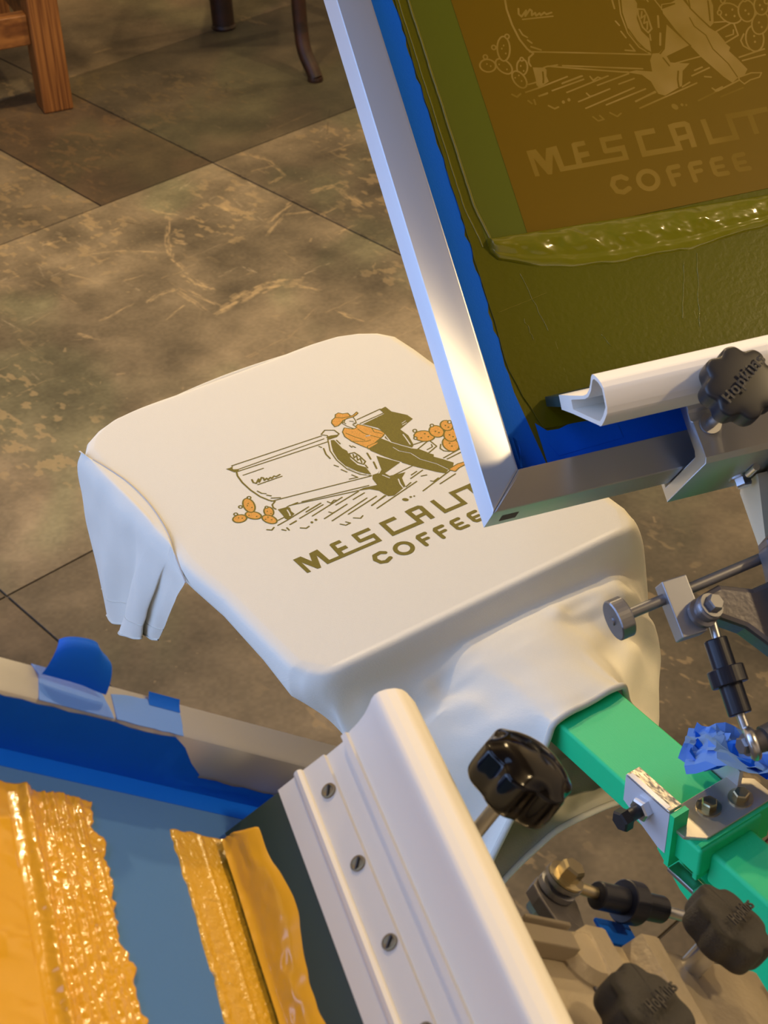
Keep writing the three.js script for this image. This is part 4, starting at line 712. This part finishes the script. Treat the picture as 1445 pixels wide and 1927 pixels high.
// ---------------------------------------------------------------- screen holders of the press
const font = await new FontLoader().loadAsync('fonts/droid/droid_sans_bold.typeface.json');
function lobed(R, h, lobes, depth, a, dir, dome = 0.25, turn = 0) {
  const prof = [[0, 0], [0.6, 0], [0.9, 0.02], [0.97, 0.1], [1, 0.25], [1, 0.62], [0.995, 0.69], [0.97, 0.735], [0.92, 0.765], [0.7, 0.765 + dome * 0.32], [0.4, 0.765 + dome * 0.52], [0, 0.765 + dome * 0.6]];
  const rows = [], N = lobes * 20;
  const c = new THREE.CatmullRomCurve3(prof.map(p => V3(p[0], p[1], 0)), false, 'centripetal');
  for (let i = 0; i <= 40; i++) { const p = c.getPoint(i / 40), r = []; for (let j = 0; j < N; j++) { const th = j / N * Math.PI * 2, w = sstep(0.62, 1, p.x); const l = Math.cos(lobes * th); const rad = R * Math.max(0, p.x) * (1 - depth * w * Math.pow(0.5 - 0.5 * l, 1.6)); r.push(V3(Math.cos(th) * rad, p.y * h, Math.sin(th) * rad)); } rows.push(r); }
  const g = gridGeo(rows, true); g.rotateY(turn);
  g.applyQuaternion(new THREE.Quaternion().setFromUnitVectors(V3(0, 1, 0), dir.clone().normalize())); return g.translate(a.x, a.y, a.z);
}
function embossed(text, size, at, dir, turn, mat, parent) {
  let g = new TextGeometry(text, { font, size, depth: 0.0009, curveSegments: 3, bevelEnabled: false }); g.computeBoundingBox(); const b = g.boundingBox; g.translate(-(b.max.x + b.min.x) / 2, -(b.max.y + b.min.y) / 2, 0);
  g.rotateX(-Math.PI / 2); g.rotateY(turn); g.translate(at.x, at.y, at.z); mesh('lettering', g, mat, parent);
}
const UPN = V3(0, 1, 0);
const bolt = (parent, at, dir, r, mat = M.zinc, wr = r * 1.5, h = r * 0.95, turn = 0.3) => mesh('bolt', [latheOn([[0, 0], [wr, 0], [wr, 0.0016], [wr * 0.86, 0.002], [0, 0.002]], at, dir, 28), hexOn(r, h, at.clone().add(dir.clone().normalize().multiplyScalar(0.002)), dir, turn)], mat, parent);
function spring(parent, u, n, va, vb) {             // threaded shock tube between two rod ends, along v
  const z = P(0, 0, -1);
  mesh('damper_tube', latheOn([[0, 0], [0.0082, 0], [0.0088, 0.0008], [0.0088, va - vb - 0.0008], [0.0082, va - vb], [0, va - vb]], P(u, n, va), z), M.navy, parent, 'black damper tube');
  const m = (va - vb) * 0.5; mesh('damper_collar', latheOn([[0.005, m - 0.0065], [0.0132, m - 0.0065], [0.0138, m - 0.0058], [0.0138, m + 0.0058], [0.0132, m + 0.0065], [0.005, m + 0.0065]], P(u, n, va), z), M.navy, parent);
}
const channel = (d, n0, n1, tf, depth) => [[d - 0.011, n0], [d + depth * 0.7, n0], [d + depth * 0.7, n0 + 0.007], [d, n0 + 0.007], [d, n1 - tf - 0.003], [d + 0.004, n1 - tf], [d + depth - 0.002, n1 - tf], [d + depth, n1 - tf + 0.002], [d + depth, n1 - 0.006], [d + depth - 0.003, n1 - 0.003], [d + depth - 0.010, n1 - 0.0025], [d + depth - 0.012, n1 - 0.005], [d + depth - 0.018, n1 - 0.005], [d + depth - 0.02, n1 - 0.0015], [d + 0.003, n1], [d - 0.007, n1], [d - 0.011, n1 - 0.004]];

// ---- holder of the upper screen
const holderA = thing('screen_holder', 'clamp and dark cast arm holding the olive-inked screen, at the right edge', 'press head', S1);
{
  const g = holderA;
  mesh('clamp_channel', sweepU(channel(-0.2652, -0.0175, 0.088, 0.017, 0.043), -0.070, 0.115, [], 0.0008), M.frame, g, 'extruded aluminium clamp gripping the frame');
  bolt(g, P(-0.014, 0.012, -0.2762), P(0, 0, -1), 0.0072, M.zinc, 0.0105, 0.007);
  mesh('stud', between(P(-0.014, 0.045, -0.279), P(-0.014, 0.026, -0.279), 0.0028), M.zinc, g);
  const kn = mesh('clamp_knob', lobed(0.0285, 0.03, 8, 0.14, P(-0.058, 0.143, -0.243), UPN, 0.12), M.blackMatt, g, 'black lobed clamp knob');
  embossed('Hopkins', 0.0085, P(-0.058, 0.1708, -0.243), UPN, 0.6, M.grip, kn);
  mesh('stud', between(P(-0.058, 0.07, -0.2475), P(-0.058, 0.145, -0.2475), 0.0042), M.zinc, g);
  mesh('washer', latheOn([[0, 0], [0.0085, 0], [0.0085, 0.0025], [0.006, 0.003], [0, 0.003]], P(-0.058, 0.0882, -0.2475), UPN), M.steel, g);
  // cast arm behind the clamp
  mesh('cast_arm', [slab([[-0.106, -0.372], [-0.094, -0.369], [-0.07, -0.378], [-0.05, -0.375], [-0.046, -0.345], [-0.03, -0.335], [0.06, -0.335], [0.09, -0.36], [0.09, -0.56], [-0.05, -0.56], [-0.05, -0.475], [-0.062, -0.435], [-0.085, -0.405], [-0.104, -0.392]], 0.07, 0.022, 0.004)], M.cast, g, 'dark cast iron arm');
  mesh('slide_rail', boxR(0.004, 0.085, 0.02, 0.07, -0.5, -0.277, 0.003), M.cast, g);
  mesh('rib', boxR(-0.058, -0.046, 0.09, 0.112, -0.46, -0.352, 0.004), M.cast, g);
  mesh('hinge', [boxR(0.0, 0.05, 0.075, 0.115, -0.585, -0.545, 0.006), between(P(-0.06, 0.1, -0.565), P(0.1, 0.1, -0.565), 0.009)], M.cast, g);
  // knurled adjuster rod, its block and the joint
  const nb = 0.088;
  mesh('adjuster_rod', between(P(-0.172, nb, -0.374), P(0.02, nb, -0.347), 0.0042), M.steel, g, 'grey steel adjuster rod');
  mesh('knurled_knob', latheOn([[0, 0], [0.003, 0], [0.0034, 0.0012], [0.0145, 0.0012], [0.0155, 0.002], [0.0155, 0.0115], [0.0145, 0.0125], [0.005, 0.0125], [0.005, 0.016], [0, 0.016]], P(-0.181, nb, -0.3755), P(0.19, 0, 0.027)), M.steel, g, 'round knurled steel knob');
  const blk = rbox(0.020, 0.018, 0.044, 0.001); blk.rotateY(0.05); blk.translate(-0.127, nb, 0.379); mesh('rod_block', blk, M.block, g, 'aluminium block on the adjuster rod');
  mesh('joint', [latheOn([[0, 0], [0.0105, 0], [0.0115, 0.001], [0.0115, 0.004], [0.009, 0.0055], [0.009, 0.009], [0.0105, 0.010], [0.0105, 0.013], [0.0095, 0.0145], [0, 0.0145]], P(-0.118, nb + 0.009, -0.388), P(0.35, 0.9, 0.16))], M.steel, g);
  bolt(g, P(-0.113, nb + 0.022, -0.3855), P(0.35, 0.9, 0.16), 0.0068, M.steel, 0.0095, 0.006);
  mesh('rod_end', between(P(-0.107, nb, -0.39), P(-0.108, nb, -0.410), 0.0034), M.zinc, g);
  spring(g, -0.1095, nb, -0.407, -0.464);
  mesh('rod_end', between(P(-0.1095, nb, -0.463), P(-0.109, nb, -0.479), 0.0034), M.zinc, g);
  const ring = new THREE.TorusGeometry(0.0092, 0.0042, 10, 30); ring.rotateY(Math.PI / 2); ring.rotateZ(0.3); const rp = P(-0.108, nb, -0.486); ring.translate(rp.x, rp.y, rp.z); mesh('rod_eye', ring, M.zinc, g);
  mesh('pivot_pin', [between(P(-0.112, nb, -0.486), P(-0.098, nb, -0.486), 0.0085), between(P(-0.098, nb, -0.486), P(-0.045, nb, -0.476), 0.0105)], M.cast, g);
  bolt(g, P(-0.1115, nb, -0.486), P(-1, 0.25, 0), 0.0066, M.steel, 0.0085, 0.005);
  // cream plate and stud under the clamp
  mesh('bracket_plate', sweepU([[-0.279, 0.02], [-0.282, 0.02], [-0.352, -0.02], [-0.352, -0.024], [-0.282, -0.024], [-0.279, -0.02]], -0.004, 0.05), std(col(0.72, 0.66, 0.5), 0.5), g, 'cream painted bracket plate');
  mesh('stud', [between(P(0.004, -0.006, -0.308), P(0.03, -0.006, -0.308), 0.0048), between(P(0.008, -0.006, -0.308), P(0.013, -0.006, -0.308), 0.0085)], M.zinc, g);
}
// ---- holder of the lower screen
const holderB = thing('screen_holder', 'tan cast press head with black knobs at the lower right corner', 'press head', S2);
{
  const g = holderB;
  mesh('clamp_channel', sweepU(channel(-0.3162, -0.0175, 0.100, 0.017, 0.040), -0.10, 0.176, [], 0.0008), M.plate, g, 'aluminium clamp bar gripping the frame');
  const kn = mesh('clamp_knob', lobed(0.0295, 0.033, 6, 0.15, P(0.150, 0.140, -0.3085), UPN, 0.42, 0.25), M.black, g, 'glossy black lobed clamp knob');
  mesh('stud', between(P(0.150, 0.08, -0.3085), P(0.150, 0.146, -0.3085), 0.0045), M.zinc, g, 'threaded stud of the knob');
  // slide behind the clamp and the casting
  mesh('slide_plate', boxR(-0.09, 0.105, 0.060, 0.078, -0.395, -0.331, 0.002), M.castTan, g);
  mesh('guide_tab', [boxR(0.092, 0.106, 0.078, 0.090, -0.376, -0.333, 0.001), boxR(0.108, 0.111, 0.078, 0.092, -0.376, -0.340, 0.0008)], M.castTan, g);
  mesh('cast_body', sweepU([[-0.388, 0.03], [-0.388, 0.074], [-0.392, 0.080], [-0.396, 0.088], [-0.411, 0.088], [-0.416, 0.076], [-0.436, 0.076], [-0.442, 0.090], [-0.456, 0.090], [-0.462, 0.082], [-0.50, 0.078], [-0.56, 0.078], [-0.56, 0.03]], -0.10, 0.118, [], 0.003), M.castTan, g, 'cast aluminium body with a groove');
  mesh('cast_boss', latheOn([[0, 0], [0.022, 0], [0.021, 0.01], [0.015, 0.016], [0, 0.017]], P(0.096, 0.070, -0.392), UPN), M.castTan, g);
  const lv = slab([[0.160, -0.402], [0.160, -0.386], [0.152, -0.378], [0.142, -0.378], [0.112, -0.384], [0.07, -0.386], [0.07, -0.400], [0.112, -0.403], [0.142, -0.410], [0.152, -0.410]], 0.072, 0.008, 0.001); mesh('lever', lv, M.cast, g, 'dark flat lever');
  mesh('nut', [hexOn(0.0085, 0.012, P(0.1495, 0.072, -0.394), V3(0, -1, 0), 0.4)], std(col(0.35, 0.55, 0.7), 0.25, 0.8), g, 'pale blue zinc nut');
  mesh('joint', latheOn([[0, 0], [0.0115, 0], [0.0125, 0.001], [0.0125, 0.005], [0.0095, 0.0065], [0.0095, 0.0085], [0.0128, 0.009], [0.0128, 0.0115], [0, 0.012]], P(0.1495, 0.080, -0.394), UPN), M.steel, g);
  bolt(g, P(0.1495, 0.092, -0.394), UPN, 0.008, M.brassy, 0.0122, 0.0085);
  mesh('rod_end', between(P(0.1485, 0.088, -0.40), P(0.1455, 0.088, -0.424), 0.0038), M.brassy, g);
  spring(g, 0.1445, 0.088, -0.421, -0.480);
  mesh('rod_end', between(P(0.144, 0.088, -0.478), P(0.143, 0.088, -0.50), 0.0036), M.zinc, g);
  mesh('tape', rbox(0.02, 0.003, 0.03, 0.001).translate(0.134, 0.070, 0.448), M.tape, g, 'scrap of blue tape on the casting');
  const ka = mesh('adjuster_knob', lobed(0.029, 0.028, 7, 0.13, P(0.107, 0.104, -0.490), UPN, 0.1, 0.4), M.grip, g, 'worn black adjuster knob with raised lettering');
  embossed('Hopkins', 0.0075, P(0.107, 0.1303, -0.490), UPN, -1.0, M.grip, ka);
  mesh('stud', between(P(0.107, 0.07, -0.490), P(0.107, 0.108, -0.490), 0.008), M.zinc, g);
  const kb = mesh('adjuster_knob', lobed(0.029, 0.028, 7, 0.13, P(0.030, 0.098, -0.373), UPN, 0.1, 0.1), M.grip, g, 'worn black adjuster knob at the bottom edge');
  embossed('Hopkins', 0.0075, P(0.030, 0.1243, -0.373), UPN, -1.0, M.grip, kb);
  mesh('stud', between(P(0.030, 0.07, -0.373), P(0.030, 0.102, -0.373), 0.008), M.zinc, g);
  mesh('hinge', [boxR(-0.01, 0.05, 0.06, 0.115, -0.585, -0.545, 0.006), between(P(-0.06, 0.1, -0.565), P(0.1, 0.1, -0.565), 0.009)], M.castTan, g);
  mesh('side_bar', boxR(0.06, 0.10, 0.02, 0.024, -0.585, -0.571, 0.001), M.zinc, g);
}
// ---------------------------------------------------------------- crumpled tape lying on the arm
{
  const t = thing('crumpled_tape', 'crumpled wad of blue masking tape lying on the green arm', 'tape', PL);
  const mk = (u, v, y, w, l, a, k) => { const rows = []; for (let i = 0; i <= 9; i++) { const r = []; for (let j = 0; j <= 7; j++) { const q = i / 9 - 0.5, p = j / 7 - 0.5; const f = fbm(q * 3.2 + k, p * 3.2 + k * 3, 2) - 0.5, e = fbm(q * 3 + k * 7, p * 4 + 2, 2) - 0.5; const x = q * l * (1 + 0.3 * e), z = p * w * (1 + 0.4 * f); r.push(V3(u + x * Math.cos(a) - z * Math.sin(a), y + 0.006 + 0.020 * f + 0.012 * Math.abs(e) + 0.005 * Math.cos(q * 9 + k) , -(v + x * Math.sin(a) + z * Math.cos(a)))); } rows.push(r); } return toCreasedNormals(gridGeo(rows), 0.35); };
  mesh('strip', [mk(0.060, -0.383, 0.000, 0.05, 0.07, -0.75, 1), mk(0.070, -0.394, 0.001, 0.036, 0.062, -1.1, 4)], M.wad, t);
  mesh('strip', mk(0.046, -0.366, -0.001, 0.03, 0.04, 0.4, 8), M.wad, t);
  mesh('strip', mk(0.062, -0.388, -0.003, 0.03, 0.07, -0.9, 12), M.tape, t);
}
// ---------------------------------------------------------------- furniture at the back
function grainWood(base, dark) { const tx = dataTex(256, 512, (x, y) => { const k = fbm(x / 9, y / 120, 4) * 0.7 + fbm(x / 40, y / 200, 2) * 0.3, m = sstep(0.3, 0.75, k); return [0, 1, 2].map(i => dark[i] + (base[i] - dark[i]) * m); }, true); return std(col(1, 1, 1), 0.5, 0, { map: tx }); }
{
  const wood = grainWood([0.6, 0.4, 0.2], [0.38, 0.22, 0.09]);
  const t = thing('workbench', 'reddish brown timber workbench standing behind the press', 'workbench'); t.position.set(-0.918, 0, -4.26); t.rotation.y = 0.42;
  const L = 0.087; const legs = [[0, 0], [-1.3, 0], [0, -0.7], [-1.3, -0.7]];
  for (const [x, z] of legs) mesh('leg', rbox(L, 0.78, L, 0.006).translate(x, 0.39, z), wood, t);
  mesh('rail', rbox(1.213, 0.085, 0.045, 0.004).translate(-0.65, 0.24, 0.0), wood, t); mesh('rail', rbox(1.213, 0.085, 0.045, 0.004).translate(-0.65, 0.24, -0.7), wood, t);
  mesh('rail', rbox(0.045, 0.085, 0.61, 0.004).translate(0, 0.24, -0.35), wood, t);
  mesh('worktop', rbox(1.5, 0.05, 0.9, 0.006).translate(-0.65, 0.805, -0.35), wood, t);
}
{
  const wood = grainWood([0.2, 0.1, 0.055], [0.11, 0.055, 0.03]);
  const t = thing('wooden_chair', 'dark wooden chair with slim curved legs in the background', 'chair'); t.position.set(-0.3, 0, -4.66);
  const leg = (pts, r) => { pts = pts.map(p => V3(...p).sub(t.position)); return [tube(pts, r, 12, false, 40), latheOn([[0, 0], [r * 1.05, 0], [r * 1.1, 0.006], [r, 0.014], [0, 0.014]], pts[0].clone().setY(0), UPN, 14)]; };
  mesh('leg', leg([[-0.168, 0.008, -4.40], [-0.176, 0.03, -4.41], [-0.196, 0.075, -4.43], [-0.205, 0.14, -4.45], [-0.208, 0.45, -4.46]], 0.0215), wood, t);
  mesh('leg', leg([[-0.47, 0.008, -4.86], [-0.472, 0.06, -4.865], [-0.475, 0.2, -4.87], [-0.475, 0.45, -4.87]], 0.036), wood, t);
  mesh('leg', leg([[-0.1, 0.008, -4.9], [-0.11, 0.1, -4.9], [-0.12, 0.3, -4.89], [-0.12, 0.45, -4.88]], 0.022), wood, t);
  mesh('seat', rbox(0.44, 0.035, 0.46, 0.015).translate(-0.03, 0.465, -0.03), wood, t);
  mesh('backrest', [rbox(0.40, 0.09, 0.025, 0.01).translate(-0.03, 0.85, -0.25), rbox(0.03, 0.42, 0.03, 0.008).translate(-0.21, 0.67, -0.245), rbox(0.03, 0.42, 0.03, 0.008).translate(0.15, 0.67, -0.245)], wood, t);
}
// ---------------------------------------------------------------- pendant lamps
for (const [i, [x, y, z, cd]] of LAMPS.entries()) {
  const t = thing('pendant_lamp', ['warm pendant bulb over the far side of the shirt', 'warm pendant bulb above the raised screen', 'warm pendant bulb near the workbench', 'large glowing globe lamp right of the press'][i], 'lamp'); t.position.set(x, y, z);
  mesh('cord', between(V3(0, 0.1, 0), V3(0, RH - y, 0), 0.004), M.blackMatt, t);
  mesh('socket', latheOn([[0, 0.05], [0.018, 0.05], [0.02, 0.06], [0.016, 0.11], [0, 0.115]], V3(0, 0, 0), UPN), M.blackMatt, t);
  mesh('bulb', latheOn([[0, -0.05], [0.025, -0.042], [0.04, -0.02], [0.044, 0.0], [0.036, 0.025], [0.018, 0.05], [0, 0.051]], V3(0, 0, 0), UPN), new THREE.MeshStandardMaterial({ color: 0xffffff, emissive: LAMP_COLOR, emissiveIntensity: i === 3 ? 6 : 30 }), t).scale.setScalar(i === 3 ? 2.2 : 1.4);
  const l = new THREE.PointLight(LAMP_COLOR, cd, 0, 2); l.castShadow = true; l.shadow.radius = i === 3 ? 4 : 3; l.position.set(x, y, z); scene.add(l);
}
scene.updateMatrixWorld(true);
renderer.render(scene, camera);
